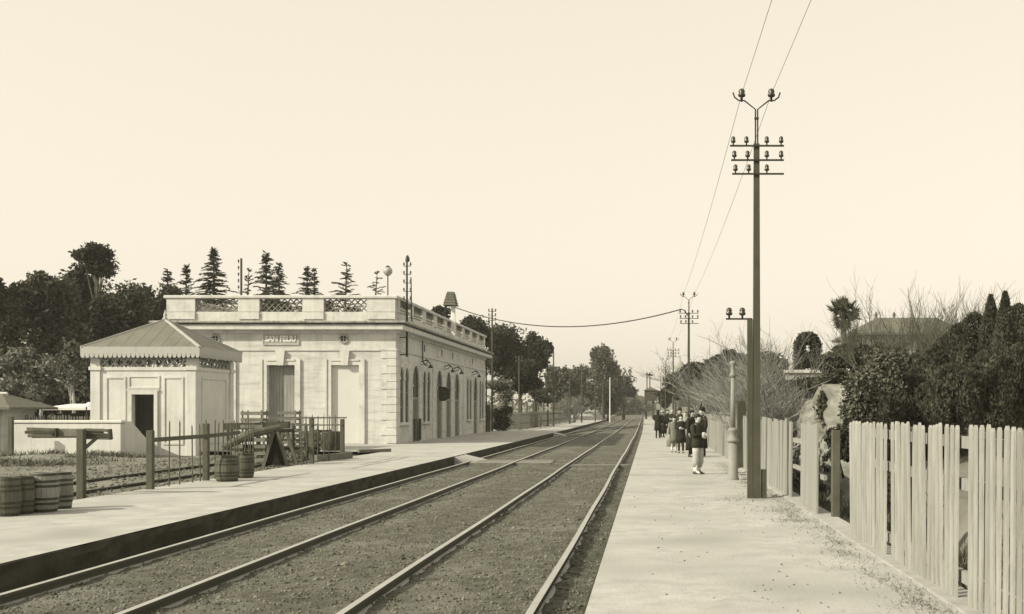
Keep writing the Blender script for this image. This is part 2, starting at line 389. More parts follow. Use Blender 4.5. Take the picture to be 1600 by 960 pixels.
# ------------------------------------------------------------------ railway tracks
def rail_profile(x, z): return [(x - .06, z - .14), (x + .06, z - .14), (x + .06, z - .12), (x + .012, z - .10), (x + .012, z - .045), (x + .036, z - .035), (x + .036, z), (x - .036, z), (x - .036, z - .035), (x - .012, z - .045), (x - .012, z - .10), (x - .06, z - .12)]
def rail_on(pts, root, m='rail'):
    mb = MB(); rings = []
    for x, y, z in pts: rings.append([(p[0], y, p[1]) for p in rail_profile(x, z)])
    mb.loft(rings); mb.build('rail', m, root)
YS = np.concatenate([np.arange(5, 40, 1.0), np.arange(40, 100, 4.0), np.arange(100, 700, 15.0)])
def wob(y, k): return   .012 * math.sin(y * .21 + k) + .008 * math.sin(y * .53 + 2 * k)
for (a, b), lab in (((0, 1), 'station side main track with two worn rails beside the dark platform wall'), ((2, 3), 'main track nearest the fenced platform with two bright worn rails')):
    t = thing('railway_track', (RAILS[a], 5, -.4), lab, 'track', 'the two main tracks')
    for k in (a, b):
        rail_on([(RAILS[k] + wob(y, k) + float(bend(y)), y, RAIL_Z + float(grade(y))) for y in YS], t)
t = thing('siding_track', (-13, 15, -.35), 'rusty yard siding track behind the iron railing', 'track')
for x in (-12.0, -13.75):
    rail_on([(x - .025 * max(0, y - 18) ** 1.05 * .6, y, -.125) for y in np.arange(10, 44, 1.5)], t, 'rail_iron')
t = thing('crossover_track', (-4, 100, -.3), 'crossover rails slanting between the two main tracks far down the line', 'track')
for o in (0, 1.68):
    rail_on([(-6.42 + o + 3.66 * smooth((y - 88) / 60.) + float(bend(y)), y, RAIL_Z - .004) for y in np.arange(88, 149, 4)], t)
# board crossings over the tracks
def crossing(y, n, xr, label, pitch=.3):
    t = thing('board_crossing', (xr[0], y, -.3), label, 'crossing')
    for i in range(n):
        mb = MB(); mb.box(xr[0] + random.uniform(0, .15), xr[1] - random.uniform(0, .15), y + i * pitch, y + i * pitch + pitch * .85, -.4, -.25 + random.uniform(-.008, .008)); mb.build('plank', 'board' if i % 2 else 'grey_wood', t)
crossing(38.6, 3, (-2.72, -.62), 'narrow plank footway across the track by the fenced platform', .22)
crossing(40.2, 9, (-6.35, -3.4), 'pale plank footway across the station side track at the platform ramp', .32)
crossing(84, 4, (-6.3, -4.5), 'small plank crossing farther down at the second platform ramp', .5)
for y, lab in ((41.0, 'nearer sloped earth ramp let into the left platform edge'), (83.5, 'farther sloped earth ramp let into the left platform edge')):
    mb = MB(); mb.prism([(LP_EDGE - .05, -.45), (LP_EDGE + .95, -.45), (LP_EDGE + .95, -.3), (LP_EDGE - .05, LP_Z - .01)], 'y', y, y + 2.6)
    tag(mb.build('platform_ramp', 'sand'), lab, 'ramp')

# ------------------------------------------------------------------ station
ST = thing('station_building', (-18, 56.25, LP_Z), 'pale one storey station with latticed parapet and arched doors on the platform side', 'station')
SX0, SX1, SY0, SY1 = -23.6, -12.4, 56.25, 86.9
CX = -18.0; Zt = 5.5
def wallbox(mbx, *a): mbx.box(*a)
# end wall facing the camera, three door openings
mb = MB(); ops = [CX - 3.14, CX, CX + 3.14]; hw = .68; TH = .5; DH = 3.8
xs_ = [SX0] + [e for c in ops for e in (c - hw, c + hw)] + [SX1]
for i in range(0, len(xs_), 2): mb.box(xs_[i], xs_[i + 1], SY0, SY0 + TH, -.3, Zt)
for c in ops: mb.box(c - hw, c + hw, SY0, SY0 + TH, DH, Zt)
mb.box(SX0, SX0 + TH, SY0 + TH, SY1, -.3, Zt); mb.box(SX0 + TH, SX1, SY1 - TH, SY1, -.3, Zt)
mb.build('wall', 'plaster', ST)
# platform wall with arched openings
S0 = SY0 + TH
op = []   # (y0, y1, sill, spring)
def win(a, b): op.append((SY0 + a, SY0 + b, .98, 3.28))
def dor(a, b): op.append((SY0 + a, SY0 + b, -.3, 2.98))
for a in (.95, 2.15): win(a, a + .82)
dor(4.0, 5.7)
for a in (6.75, 7.95): win(a, a + .82)
for a in (10.85, 13.95, 17.05): dor(a, a + 1.7)
for a in (21.85, 23.05): win(a, a + .82)
dor(24.9, 26.6)
for a in (27.65, 28.85): win(a, a + .82)
mb = MB(); cur = S0; X0, X1 = SX1 - .45, SX1
for y0, y1, sill, spr in op:
    mb.box(X0, X1, cur, y0, -.3, Zt)
    if sill > 0: mb.box(X0, X1, y0, y1, -.3, sill)
    r = (y1 - y0) / 2; c = (y0 + y1) / 2
    arc = [(c - r * math.cos(math.pi * k / 12), spr + 1.12 * r * math.sin(math.pi * k / 12)) for k in range(13)]
    for k in range(12):
        mb.prism([arc[k], arc[k + 1], (arc[k + 1][0], Zt), (arc[k][0], Zt)], 'x', X0, X1)
    cur = y1
mb.box(X0, X1, cur, SY1 - TH, -.3, Zt)
mb.build('wall', 'plaster', ST)
for y0, y1, sill, spr in op:
    isd = sill < 0; r = (y1 - y0) / 2; c = (y0 + y1) / 2
    # archivolt and capitals
    mb = MB()
    for k in range(12):
        a, b2 = math.pi * k / 12, math.pi * (k + 1) / 12
        P = lambda t, q: (c - q * math.cos(t), spr + 1.12 * q * math.sin(t))
        mb.prism([P(a, r + .02), P(b2, r + .02), P(b2, r + .17), P(a, r + .17)], 'x', SX1 + .002, SX1 + .03)
    mb.build('arch_moulding', 'trim', ST)
    for yy in (y0 - .09, y1 + .09):
        mb = MB(); mb.box(SX1 + .001, SX1 + .06, yy - .13, yy + .13, spr - .16, spr - .08); mb.box(SX1 + .001, SX1 + .045, yy - .1, yy + .1, spr - .08, spr - .004); mb.build('capital', 'trim', ST)
        mb = MB(); mb.box(SX1 + .001, SX1 + .02, yy - .08, yy + .08, max(sill, LP_Z), spr - .16); mb.build('pilaster', 'trim', ST)
    if isd:
        d = MB(); d.box(SX1 - .13, SX1 - .07, y0 - .02, y1 + .02, LP_Z, 2.2); dd = d.build('door', 'grey_wood', ST)
        for kk in (0, 1):
            ya = y0 + .08 + kk * (r - .02)
            for za, zb in ((.15, .95), (1.1, 2.05)):
                q = MB(); q.box(SX1 - .069, SX1 - .055, ya + .06, ya + r - .16, za, zb); q.build('door_panel', 'grey_wood', dd)
        d = MB(); d.box(SX1 - .09, SX1 - .06, y0 - .02, y1 + .02, 2.2, spr + r * 1.12); pane = d.build('pane', 'glass', ST)
        q = MB(); q.box(SX1 - .059, SX1 - .045, c - .03, c + .03, 2.2, spr + r); q.box(SX1 - .059, SX1 - .04, y0, y1, 2.16, 2.28); q.build('glazing_bar', 'door_wood', pane)
        q = MB(); q.box(SX1 - .42, SX1 - .1, y0, y1, -.2, LP_Z + .06); q.build('threshold', 'trim', ST)
    else:
        d = MB(); d.box(SX1 - .06, SX1 - .04, y0 - .02, y1 + .02, sill - .02, spr + r * 1.14); pane = d.build('pane', 'glass', ST)
        q = MB(); q.box(SX1 - .039, SX1 - .03, c - .025, c + .025, sill, spr + r)
        for zz in (1.75, 2.5): q.box(SX1 - .038, SX1 - .03, y0, y1, zz - .02, zz + .02)
        q.build('glazing_bar', 'door_wood', pane)
for ya in (.8, 6.6, 21.7, 27.5):
    q = MB(); q.box(SX1 - .1, SX1 + .16, SY0 + ya, SY0 + ya + 2.3, .84, .98); q.build('window_sill', 'trim', ST)
# dark rooms behind the panes
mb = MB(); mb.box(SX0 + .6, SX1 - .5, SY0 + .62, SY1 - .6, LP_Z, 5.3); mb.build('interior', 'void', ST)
# string course, frieze, cornice, roof
def ring(name, p, z0, z1, m, t=.4):
    b = MB(); b.box(SX0 - p, SX1 + p, SY0 - p, SY0 - p + t, z0, z1); b.box(SX0 - p, SX1 + p, SY1 + p - t, SY1 + p, z0, z1)
    b.box(SX0 - p, SX0 - p + t, SY0 - p + t, SY1 + p - t, z0, z1); b.box(SX1 + p - t, SX1 + p, SY0 - p + t, SY1 + p - t, z0, z1)
    return b.build(name, m, ST)
ring('string_course', .06, 4.5, 4.6, 'trim', .2)
ring('plinth', .05, -.3, .35, 'plaster', .049) if False else None
for p, z0, z1, n_, m in ((.12, 5.36, 5.5, 'bed_moulding', 'trim'),):
    ring(n_, p, z0, z1, m, .3)
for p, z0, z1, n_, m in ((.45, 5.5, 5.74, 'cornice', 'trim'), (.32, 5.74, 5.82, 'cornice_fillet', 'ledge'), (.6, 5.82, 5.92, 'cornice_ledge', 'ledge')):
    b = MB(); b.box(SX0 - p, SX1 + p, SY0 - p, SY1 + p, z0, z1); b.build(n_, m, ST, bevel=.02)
b = MB(); b.box(SX0 + .36, SX1 - .4, SY0 + .4, SY1 - .4, 5.925, 5.96); b.build('roof_deck', 'dark_door', ST)
# parapet
PZ0, PZ1, PZ2, PZ3 = 5.92, 6.4, 7.05, 7.2
ring('parapet_base', -.02, PZ0, PZ1, 'trim', .35)
b = ring('parapet_cap', .1, PZ2, PZ3, 'trim', .55); md = b.modifiers.new('bevel', 'BEVEL'); md.width = .025; md.segments = 1
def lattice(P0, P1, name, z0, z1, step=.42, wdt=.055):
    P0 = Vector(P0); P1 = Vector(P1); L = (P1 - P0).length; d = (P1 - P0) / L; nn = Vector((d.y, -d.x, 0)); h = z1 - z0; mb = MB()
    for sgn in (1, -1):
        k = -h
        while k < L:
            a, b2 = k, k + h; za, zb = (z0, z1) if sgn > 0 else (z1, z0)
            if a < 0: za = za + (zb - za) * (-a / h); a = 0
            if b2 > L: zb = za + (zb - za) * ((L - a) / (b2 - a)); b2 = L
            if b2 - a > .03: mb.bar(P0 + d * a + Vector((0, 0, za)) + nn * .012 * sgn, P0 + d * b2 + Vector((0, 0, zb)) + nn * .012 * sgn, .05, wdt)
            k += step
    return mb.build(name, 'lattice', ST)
yf0, yf1 = SY0 + .02, SY0 + .37
edges = [SX0 + .02] + [e for c in ops for e in (c - 1.05, c + 1.05)] + [SX1 - .02]
for i in range(0, 8, 2):
    b = MB(); b.box(edges[i], edges[i + 1], yf0 - .05, yf1, PZ1 + .001, PZ2); b.box(edges[i], edges[i + 1], yf0 - .08, yf0 - .05, PZ0 + .12, PZ1 - .02); b.build('parapet_pier', 'trim', ST)
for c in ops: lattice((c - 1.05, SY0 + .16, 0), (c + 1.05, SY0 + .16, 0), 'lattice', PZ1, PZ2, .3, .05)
xf0, xf1 = SX1 - .37, SX1 - .02; L = SY1 - SY0; npan = 9; pw_ = (L - .8) / npan
for i in range(npan + 1):
    y = SY0 + .4 + i * pw_ + (0 if i else .02); b = MB(); b.box(xf0, xf1 + .05, y - .5 if i else SY0 + .38, y + .5 if i < npan else SY1 - .4, PZ1 + .001, PZ2); b.build('parapet_pier', 'trim', ST)
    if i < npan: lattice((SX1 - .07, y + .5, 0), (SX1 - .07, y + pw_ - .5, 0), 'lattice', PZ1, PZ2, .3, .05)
b = MB(); b.box(SX0, SX0 + .35, SY0 + .4, SY1 - .4, PZ1, PZ2); b.box(SX0, SX1, SY1 - .36, SY1 - .01, PZ1, PZ2); b.build('parapet_pier', 'trim', ST)
# quoins
def quoins(fn, n=12, z0=-.02, z1=4.5):
    h = (z1 - z0) / n
    for i in range(n): fn(i, z0 + i * h + .012, z0 + (i + 1) * h - .012)
def q1(i, a, b):
    m = MB(); w_ = .72 if i % 2 else .45; w2 = .45 if i % 2 else .72
    m.box(SX1 - w_, SX1 + .035, SY0 - .035, SY0 + .001, a, b); m.box(SX1 + .001, SX1 + .035, SY0 + .001, SY0 + w2, a, b); m.build('quoin', 'trim', ST)
quoins(q1)
for yq in (9.75, 20.55, 30.2):
    def q2(i, a, b):
        m = MB(); w_ = .42 if i % 2 else .3; m.box(SX1 + .001, SX1 + .04, SY0 + yq - w_, SY0 + yq + w_, a, b); m.build('quoin', 'trim', ST)
    quoins(q2)
# door surrounds, keystones, leaves of the end wall
for i, c in enumerate(ops):
    for sx, (xa, xb) in ((0, (c - hw - .28, c - hw)), (1, (c + hw, c + hw + .28))):
        m = MB(); m.box(xa, xb, SY0 - .05, SY0 - .002, LP_Z, DH + .28); m.box(xa + (.0 if sx == 0 else .2), xa + (.08 if sx == 0 else .28), SY0 - .09, SY0 - .051, LP_Z, DH + .28); m.build('door_surround', 'trim', ST)
    m = MB(); m.box(c - hw, c + hw, SY0 - .05, SY0 - .002, DH, DH + .28); m.box(c - hw, c + hw, SY0 - .09, SY0 - .051, DH + .2, DH + .28); m.build('lintel', 'trim', ST)
    m = MB(); m.prism([(c - .15, DH - .02), (c + .15, DH - .02), (c + .23, 4.49), (c - .23, 4.49)], 'y', SY0 - .16, SY0 - .003); m.build('keystone', 'trim', ST)
    if i == 2:
        m = MB(); m.box(c - hw + .002, c + hw - .002, SY0 + .12, SY0 + .3, LP_Z, DH - .002); tag(m.build('blocked_doorway', 'infill', ST), 'doorway closed with smooth white plaster')
    else:
        dd = None
        for k in range(2):
            m = MB(); m.box(c - hw + k * hw + .005, c + k * hw - .005, SY0 + .36, SY0 + .41, LP_Z, DH); dd = m.build('door', 'door_wood', ST)
            for j in range(4):
                x = c - hw + k * hw + .03 + j * .158; m = MB(); m.box(x, x + .145, SY0 + .345, SY0 + .359, LP_Z + .05, DH - .04); m.build('plank', 'door_wood', dd)
# round vents with a cross
for x in ((337 - 1015) / 32, (537 - 1015) / 32):
    zc = 1.6 + 111.5 / 32; m = MB()
    n = 20; rings = []
    for rr, yy in ((.15, SY0 - .001), (.15, SY0 - .07), (.24, SY0 - .07), (.24, SY0 - .001)):
        rings.append([(x + rr * math.cos(2 * math.pi * k / n), yy, zc + rr * math.sin(2 * math.pi * k / n)) for k in range(n)])
    m.loft(rings, cap=False); v_ = m.build('round_vent', 'ledge', ST)
    m = MB(); m.prism([(x + .15 * math.cos(2 * math.pi * k / n), zc + .15 * math.sin(2 * math.pi * k / n)) for k in range(n)], 'y', SY0 - .012, SY0 - .001); m.build('vent_hole', 'void', v_)
    m = MB(); m.box(x - .02, x + .02, SY0 - .05, SY0 - .013, zc - .15, zc + .15); m.box(x - .15, x + .15, SY0 - .049, SY0 - .014, zc - .02, zc + .02); m.build('vent_cross', 'ledge', v_)
for yy in (7.1, 12.4, 16.2, 24.3):
    m = MB(); m.box(SX1 + .001, SX1 + .01, SY0 + yy, SY0 + yy + .22, 4.8, 5.2); m.build('slit_vent', 'void', ST)
# drain pipe at the far corner
m = MB(); m.tube([(SX1 + .1, SY1 - .1, 5.5), (SX1 + .1, SY1 - .1, 0)], .05, 8); m.build('drain_pipe', 'iron', ST)

# the station name board with white letters
SG = thing('station_name_board', (CX, SY0 - .03, 4.86), 'grey station name board lettered SAN FELIU in white on the end wall', 'sign')
m = MB(); m.box(CX - .84, CX + .84, SY0 - .05, SY0 - .006, 4.83, 5.3); m.build('board', 'sign_grey', SG)
m = MB()
for a in ((CX - .88, CX + .88, SY0 - .07, SY0 - .006, 5.3, 5.34), (CX - .88, CX + .88, SY0 - .07, SY0 - .006, 4.79, 4.83), (CX - .88, CX - .84, SY0 - .07, SY0 - .006, 4.83, 5.3), (CX + .84, CX + .88, SY0 - .07, SY0 - .006, 4.83, 5.3)): m.box(*a)
m.build('board_frame', 'trim', SG)
cu = bpy.data.curves.new('lettering', 'FONT'); cu.body = 'SAN FELIU'; cu.size = .38; cu.extrude = .008; cu.offset = .016; cu.align_x = 'CENTER'; cu.align_y = 'CENTER'
to = bpy.data.objects.new('lettering', cu); COL.objects.link(to)
bpy.context.view_layer.update()
me = bpy.data.meshes.new_from_object(to.evaluated_get(bpy.context.evaluated_depsgraph_get())); bpy.data.objects.remove(to)
me.materials.clear(); me.materials.append(MATS['white_paint'])
wid = max(v.co.x for v in me.vertices) - min(v.co.x for v in me.vertices)
lt = inst(me, 'lettering', SG, (0, -.035, .205), (R(90), 0, 0), (1.5 / wid, 1.0, 1))

# bell turret post with tiled hood on the parapet
TY = 71.3
BT = thing('roof_hood', (SX1, TY, 5.92), 'white post carrying a tilted tiled hood on the platform parapet', 'turret')
m = MB(); m.box(SX1 + .12, SX1 + .36, TY - .12, TY + .12, 5.92, 8.05); m.build('post', 'white_paint', BT)
m = MB(); zb, zt = 8.05, 8.9
m.loft([[(SX1 - .3, TY - .5, zb), (SX1 + .48, TY - .5, zb), (SX1 + .48, TY + .5, zb), (SX1 - .3, TY + .5, zb)], [(SX1 - .08, TY - .3, zt), (SX1 + .3, TY - .3, zt), (SX1 + .3, TY + .3, zt), (SX1 - .08, TY + .3, zt)]]); hood = m.build('hood', 'tile', BT)
for k in range(5):
    z0 = zb + k * .17; f0 = k / 5; m = MB(); i_ = .22 * f0; j_ = .2 * f0; m.box(SX1 - .33 + i_, SX1 + .51 - .18 * f0, TY - .53 + j_, TY + .53 - j_, z0, z0 + .03); m.build('tile_course', 'tile', hood)
m = MB(); m.bar((SX1 - .25, TY, 8.05), (SX1 + .14, TY, 7.5), .05, .05); m.bar((SX1 - .25, TY, 8.05), (SX1 - .25, TY, 7.2), .05, .05); m.build('brace', 'iron', BT)

# wall mast with insulators on the corner
WM = thing('wall_mast', (-12.05, 57.2, 4.3), 'thin telegraph mast with many short insulator arms at the station corner', 'mast')
m = MB(); m.tube([(-12.05, 57.2, 4.25), (-12.05, 57.2, 9.25)], [.06, .045], 8); m.build('pole', 'iron', WM)
m = MB(); m.bar((-12.4, 57.2, 4.35), (-12.0, 57.2, 4.35), .06, .06); m.bar((-12.4, 57.2, 5.2), (-12.0, 57.2, 5.2), .05, .05); m.build('bracket', 'iron', WM)
m = MB(); m.lathe([(.02, 0), (.11, .03), (.1, .2), (.03, .34)], (-12.02, 57.2, 8.95), 8); m.build('cap', 'iron', WM)
m = MB(); m.tube([(-11.82, 57.25, 6.0), (-11.86, 57.25, 8.2)], .03, 6); m.build('stay_rod', 'iron', WM)
ins_mb = MB(); ins_mb.lathe([(.012, -.06), (.012, 0), (.036, .01), (.042, .04), (.03, .055), (.036, .08), (.028, .11), (.006, .125)], n=8); INS = ins_mb.mesh('insulator', 'insulator', True)
for k in range(6):
    z = 8.75 - .42 * k; m = MB(); m.bar((-12.2, 57.2, z), (-11.85, 57.2, z), .03, .03); m.build('arm', 'iron', WM)
    for dx in (-.15, .18): inst(INS, 'insulator', WM, (dx, 0, z - 4.3 + .04), (0, 0, 0), (1.2, 1.2, 1.2))
# globe lamp behind the parapet
g = at(606, 424, 58.5); GL = thing('globe_lamp', (g.x, 58.5, 5.92), 'round glass globe lamp on a thin stem above the parapet', 'lamp')
m = MB(); m.tube([(g.x, 58.5, 5.92), (g.x, 58.5, g.z - .2)], .03, 8); m.build('stem', 'iron', GL)
m = MB(); m.lathe([(.06, -.24), (.15, -.19), (.23, -.06), (.24, .03), (.2, .13), (.12, .2)], g, 14); m.build('globe', 'globe', GL, True)
m = MB(); m.lathe([(.14, .19), (.1, .24), (.03, .29)], g, 10); m.build('cap', 'iron', GL)
# gooseneck lamps along the platform wall
for k, yy in enumerate((6.2, 13.2, 16.5, 24.0)):
    o = Vector((SX1, SY0 + yy, 4.0)); lab = ['nearest', 'second nearest', 'third nearest', 'farthest'][k]
    t = thing('wall_lamp', o, lab + ' curled iron wall lamp above the platform arches', 'lamp', 'curled lamps on the platform wall')
    m = MB(); pts = [o + Vector((.02, 0, .2)), o + Vector((0.15, 0, 0.27)), o + Vector((0.33, 0, 0.29)), o + Vector((0.49, 0, 0.17)), o + Vector((0.53, 0, 0.01))]; m.tube(pts, .028, 6)
    m.tube([o + Vector((.02, 0, .05)), o + Vector((.3, 0, .12)), o + Vector((.42, 0, .28)), o + Vector((.28, 0, .36)), o + Vector((.2, 0, .26))], .022, 6); m.build('bracket', 'iron', t)
    m = MB(); m.lathe([(.03, .06), (.08, 0), (.14, -.1), (.13, -.12)], o + Vector((.53, 0, 0)), 12); m.build('lamp_shade', 'iron', t, True)
    if k == 0:
        m = MB(); m.tube([o + Vector((.1, 0, 1.5)), o + Vector((.1, 0, .3)), o + Vector((.2, 0, .05)), o + Vector((.35, 0, .02))], .035, 6); m.build('conduit', 'iron', t)
# dark D-shaped sign hung square to the wall
o = Vector((SX1, 67.6, 2.2)); DS = thing('hanging_sign', o, 'dark round ended sign board projecting from the platform wall', 'sign')
arc = [(SX1 + .32 + .36 * math.cos(a), 2.55 + .42 * math.sin(a)) for a in np.linspace(-math.pi / 2, math.pi / 2, 12)]
m = MB(); m.prism([(SX1 + .06, 2.13)] + arc + [(SX1 + .06, 2.97)], 'y', 67.57, 67.63); m.build('board', 'dark_wood', DS)
m = MB(); m.bar((SX1, 67.6, 2.9), (SX1 + .07, 67.6, 2.9), .05, .05); m.bar((SX1, 67.6, 2.25), (SX1 + .07, 67.6, 2.25), .05, .05); m.build('bracket', 'iron', DS)
# dark door leaves folded open beside the first platform door
for k, yy in enumerate((4.0, 5.45)):
    m = MB(); m.box(SX1 + .06, SX1 + .12, SY0 + yy, SY0 + yy + .3, 0, 1.15)
    tag(m.build('leaning_board', 'dark_wood'), ['dark board leaning left of the first arched platform door', 'dark board leaning right of the first arched platform door'][k], 'board')

# ------------------------------------------------------------------ kiosk with pyramid roof
KX0, KX1, KY0, KY1 = -22.05, -18.0, 45.6, 49.65; KG = -.28
KI = thing('kiosk', ((KX0 + KX1) / 2, KY0, KG), 'square white plastered kiosk with pyramid roof and scalloped eaves', 'kiosk')
kz = 3.3; tk = .25
m = MB(); dc = (224 - 1015) * KY0 / F; dw = .44; dh = 2.22
m.box(KX0, dc - dw, KY0, KY0 + tk, KG - .3, kz); m.box(dc + dw, KX1, KY0, KY0 + tk, KG - .3, kz); m.box(dc - dw, dc + dw, KY0, KY0 + tk, dh, kz)
m.box(KX0, KX0 + tk, KY0 + tk, KY1, KG - .3, kz); m.box(KX1 - tk, KX1, KY0 + tk, KY1, KG - .3, kz); m.box(KX0 + tk, KX1 - tk, KY1 - tk, KY1, KG - .3, kz)
m.build('wall', 'kiosk_plaster', KI)
def on_face(face, a0, a1, z0, z1, d0, d1):          # a slab on a wall face, d measured outward
    b = MB()
    if face == 'f': b.box(a0, a1, KY0 - d1, KY0 - d0, z0, z1)
    elif face == 'r': b.box(KX1 + d0, KX1 + d1, a0, a1, z0, z1)
    elif face == 'l': b.box(KX0 - d1, KX0 - d0, a0, a1, z0, z1)
    return b
for (x, y) in ((KX0, KY0), (KX1, KY0), (KX0, KY1), (KX1, KY1)):
    b = MB(); sx = 1 if x == KX1 else -1; sy = 1 if y == KY1 else -1
    b.box(min(x + sx * .06, x - sx * .32), max(x + sx * .06, x - sx * .32), min(y + sy * .06, y - sy * .32), max(y + sy * .06, y - sy * .32), KG - .3, 3.66); p = b.build('pilaster', 'kiosk_plaster', KI, bevel=.01)
    b = MB(); b.box(min(x + sx * .11, x - sx * .37), max(x + sx * .11, x - sx * .37), min(y + sy * .11, y - sy * .37), max(y + sy * .11, y - sy * .37), 3.18, 3.32); b.build('capital', 'kiosk_plaster', p)
def frame(face, a0, a1, z0, z1, wd=.07, d=.035):     # raised moulding round a sunk panel
    for a in ((a0 - wd, a1 + wd, z1, z1 + wd), (a0 - wd, a1 + wd, z0 - wd, z0), (a0 - wd, a0, z0, z1), (a1, a1 + wd, z0, z1)):
        on_face(face, a[0], a[1], a[2], a[3], .001, d).build('moulding', 'kiosk_plaster', KI)
k2 = lambda u: (u - 1015) * KY0 / F
frame('f', k2(168), k2(194), .3, 2.85); frame('f', k2(258), k2(284), .3, 2.85); frame('f', k2(203), k2(247), 2.52, 2.9)
frame('r', KY0 + .75, KY1 - .75, .3, 2.85); frame('l', KY0 + .75, KY1 - .75, .3, 2.85)
for a in ((dc - dw - .14, dc - dw, KG, dh + .12), (dc + dw, dc + dw + .14, KG, dh + .12), (dc - dw, dc + dw, dh, dh + .12), (dc - dw - .2, dc + dw + .2, dh + .12, dh + .2)):
    on_face('f', *a, .002, .07).build('door_surround', 'trim', KI)
m = MB(); m.box(dc - dw, dc - dw + .75, KY0 + .24, KY0 + .29, KG, dh); 
m = MB(); m.bar((dc + dw - .03, KY0 + .2, KG + 1.24), (dc + dw - .15, KY0 + 1.0, KG + 1.24), .05, 2.4); m.build('door', 'dark_door', KI)
m = MB(); m.box(KX0 + .2, KX1 - .2, KY0 + .2, KY1 - .2, KG - .1, KG); m.build('floor', 'dark_door', KI)
b = MB()
for a in ((KX0 + .33, KX1 - .33, KY0 - .04, KY0 + .2), (KX0 + .33, KX1 - .33, KY1 - .2, KY1 + .04), (KX0 - .04, KX0 + .2, KY0 + .33, KY1 - .33), (KX1 - .2, KX1 + .04, KY0 + .33, KY1 - .33)): b.box(a[0], a[1], a[2], a[3], 3.17, 3.31)
b.build('frieze_beam', 'kiosk_plaster', KI)
def kiosk_lattice(P0, P1):
    P0 = Vector(P0); P1 = Vector(P1); L = (P1 - P0).length; d = (P1 - P0) / L; n = 9; s = L / n; mb = MB(); nn = Vector((d.y, -d.x, 0)) * .015
    for i in range(n):
        a = P0 + d * s * i; b2 = P0 + d * s * (i + 1); z0 = Vector((0, 0, 3.31)); z1 = Vector((0, 0, 3.68))
        mb.bar(a + z0 + nn, b2 + z1 + nn, .05, .045); mb.bar(a + z1 - nn, b2 + z0 - nn, .05, .045); mb.bar((a + b2) / 2 + z0, (a + b2) / 2 + z1, .035, .035)
    mb.build('lattice', 'zinc_edge', KI)
kiosk_lattice((KX0 + .3, KY0 + .05, 0), (KX1 - .3, KY0 + .05, 0)); kiosk_lattice((KX1 - .05, KY0 + .3, 0), (KX1 - .05, KY1 - .3, 0))
kiosk_lattice((KX0 + .3, KY1 - .05, 0), (KX1 - .3, KY1 - .05, 0)); kiosk_lattice((KX0 + .05, KY0 + .3, 0), (KX0 + .05, KY1 - .3, 0))
E = .32; ez = 4.02; ap = Vector(((KX0 + KX1) / 2, (KY0 + KY1) / 2, 5.28)); cs = [Vector((KX0 - E, KY0 - E, ez)), Vector((KX1 + E, KY0 - E, ez)), Vector((KX1 + E, KY1 + E, ez)), Vector((KX0 - E, KY1 + E, ez))]
up = Vector((0, 0, .06))
for i in range(4):                                    # four roof slopes, each with standing seams
    a, b2 = cs[i], cs[(i + 1) % 4]; m = MB(); m.add([a, b2, ap, a + up, b2 + up, ap + up], [(0, 2, 1), (3, 4, 5), (0, 1, 4, 3), (1, 2, 5, 4), (2, 0, 3, 5)]); rf = m.build('roof', 'zinc', KI)
    for k in range(1, 9):
        f = k / 9; p = a.lerp(b2, f); g_ = 1 - abs(2 * f - 1); q = p + (ap - (a + b2) / 2) * g_
        m = MB(); m.bar(p + up, q + up, .022, .014); m.build('seam', 'zinc', rf)
    m = MB(); m.bar(a + up, ap + up, .11, .07); m.build('hip_roll', 'zinc_edge', KI)
    # scalloped valance
    d = (b2 - a).normalized(); L = (b2 - a).length; n = 26; out = Vector((d.y, -d.x, 0)); prof = [(0, .07), (L, .07)]
    for k in range(n):
        c0 = L - (k + .5) * L / n; r_ = L / n / 2
        prof += [(c0 + r_ * .9, -.2)] + [(c0 + r_ * .9 * math.cos(t), -.24 - .13 * math.sin(t)) for t in np.linspace(.3, math.pi - .3, 5)] + [(c0 - r_ * .9, -.2)]
    m = MB(); n_ = len(prof); vv = [a + d * s_ + Vector((0, 0, z_)) + out * .012 for s_, z_ in prof] + [a + d * s_ + Vector((0, 0, z_)) - out * .012 for s_, z_ in prof]
    m.add(vv, [tuple(range(n_)), tuple(range(n_, 2 * n_))[::-1]] + [(j, j + n_, (j + 1) % n_ + n_, (j + 1) % n_) for j in range(n_)]); m.build('scalloped_valance', 'zinc_edge', KI)
m = MB(); m.lathe([(.1, -.02), (.11, .06), (.05, .1), (.08, .18), (.05, .26), (.012, .4)], ap + up, 10); m.build('finial', 'zinc_edge', KI, True)

# screen wall with sloping return
SW = thing('screen_wall', (-21.7, 43, KG), 'low whitewashed screen wall with sloping end in front of the kiosk door', 'wall')
m = MB(); m.box(-23.85, -19.72, 43, 43.28, -.6, 1.1); m.build('wall', 'kiosk_plaster', SW, bevel=.03)
m = MB(); m.box(-23.9, -19.68, 42.96, 43.32, 1.1, 1.22); m.build('coping', 'kiosk_plaster', SW, bevel=.03)
m = MB(); m.prism([(43.28, -.6), (45.55, -.6), (45.55, .3), (43.9, 1.16), (43.28, 1.2)], 'x', -20.0, -19.721); m.build('sloping_return', 'kiosk_plaster', SW, bevel=.02)

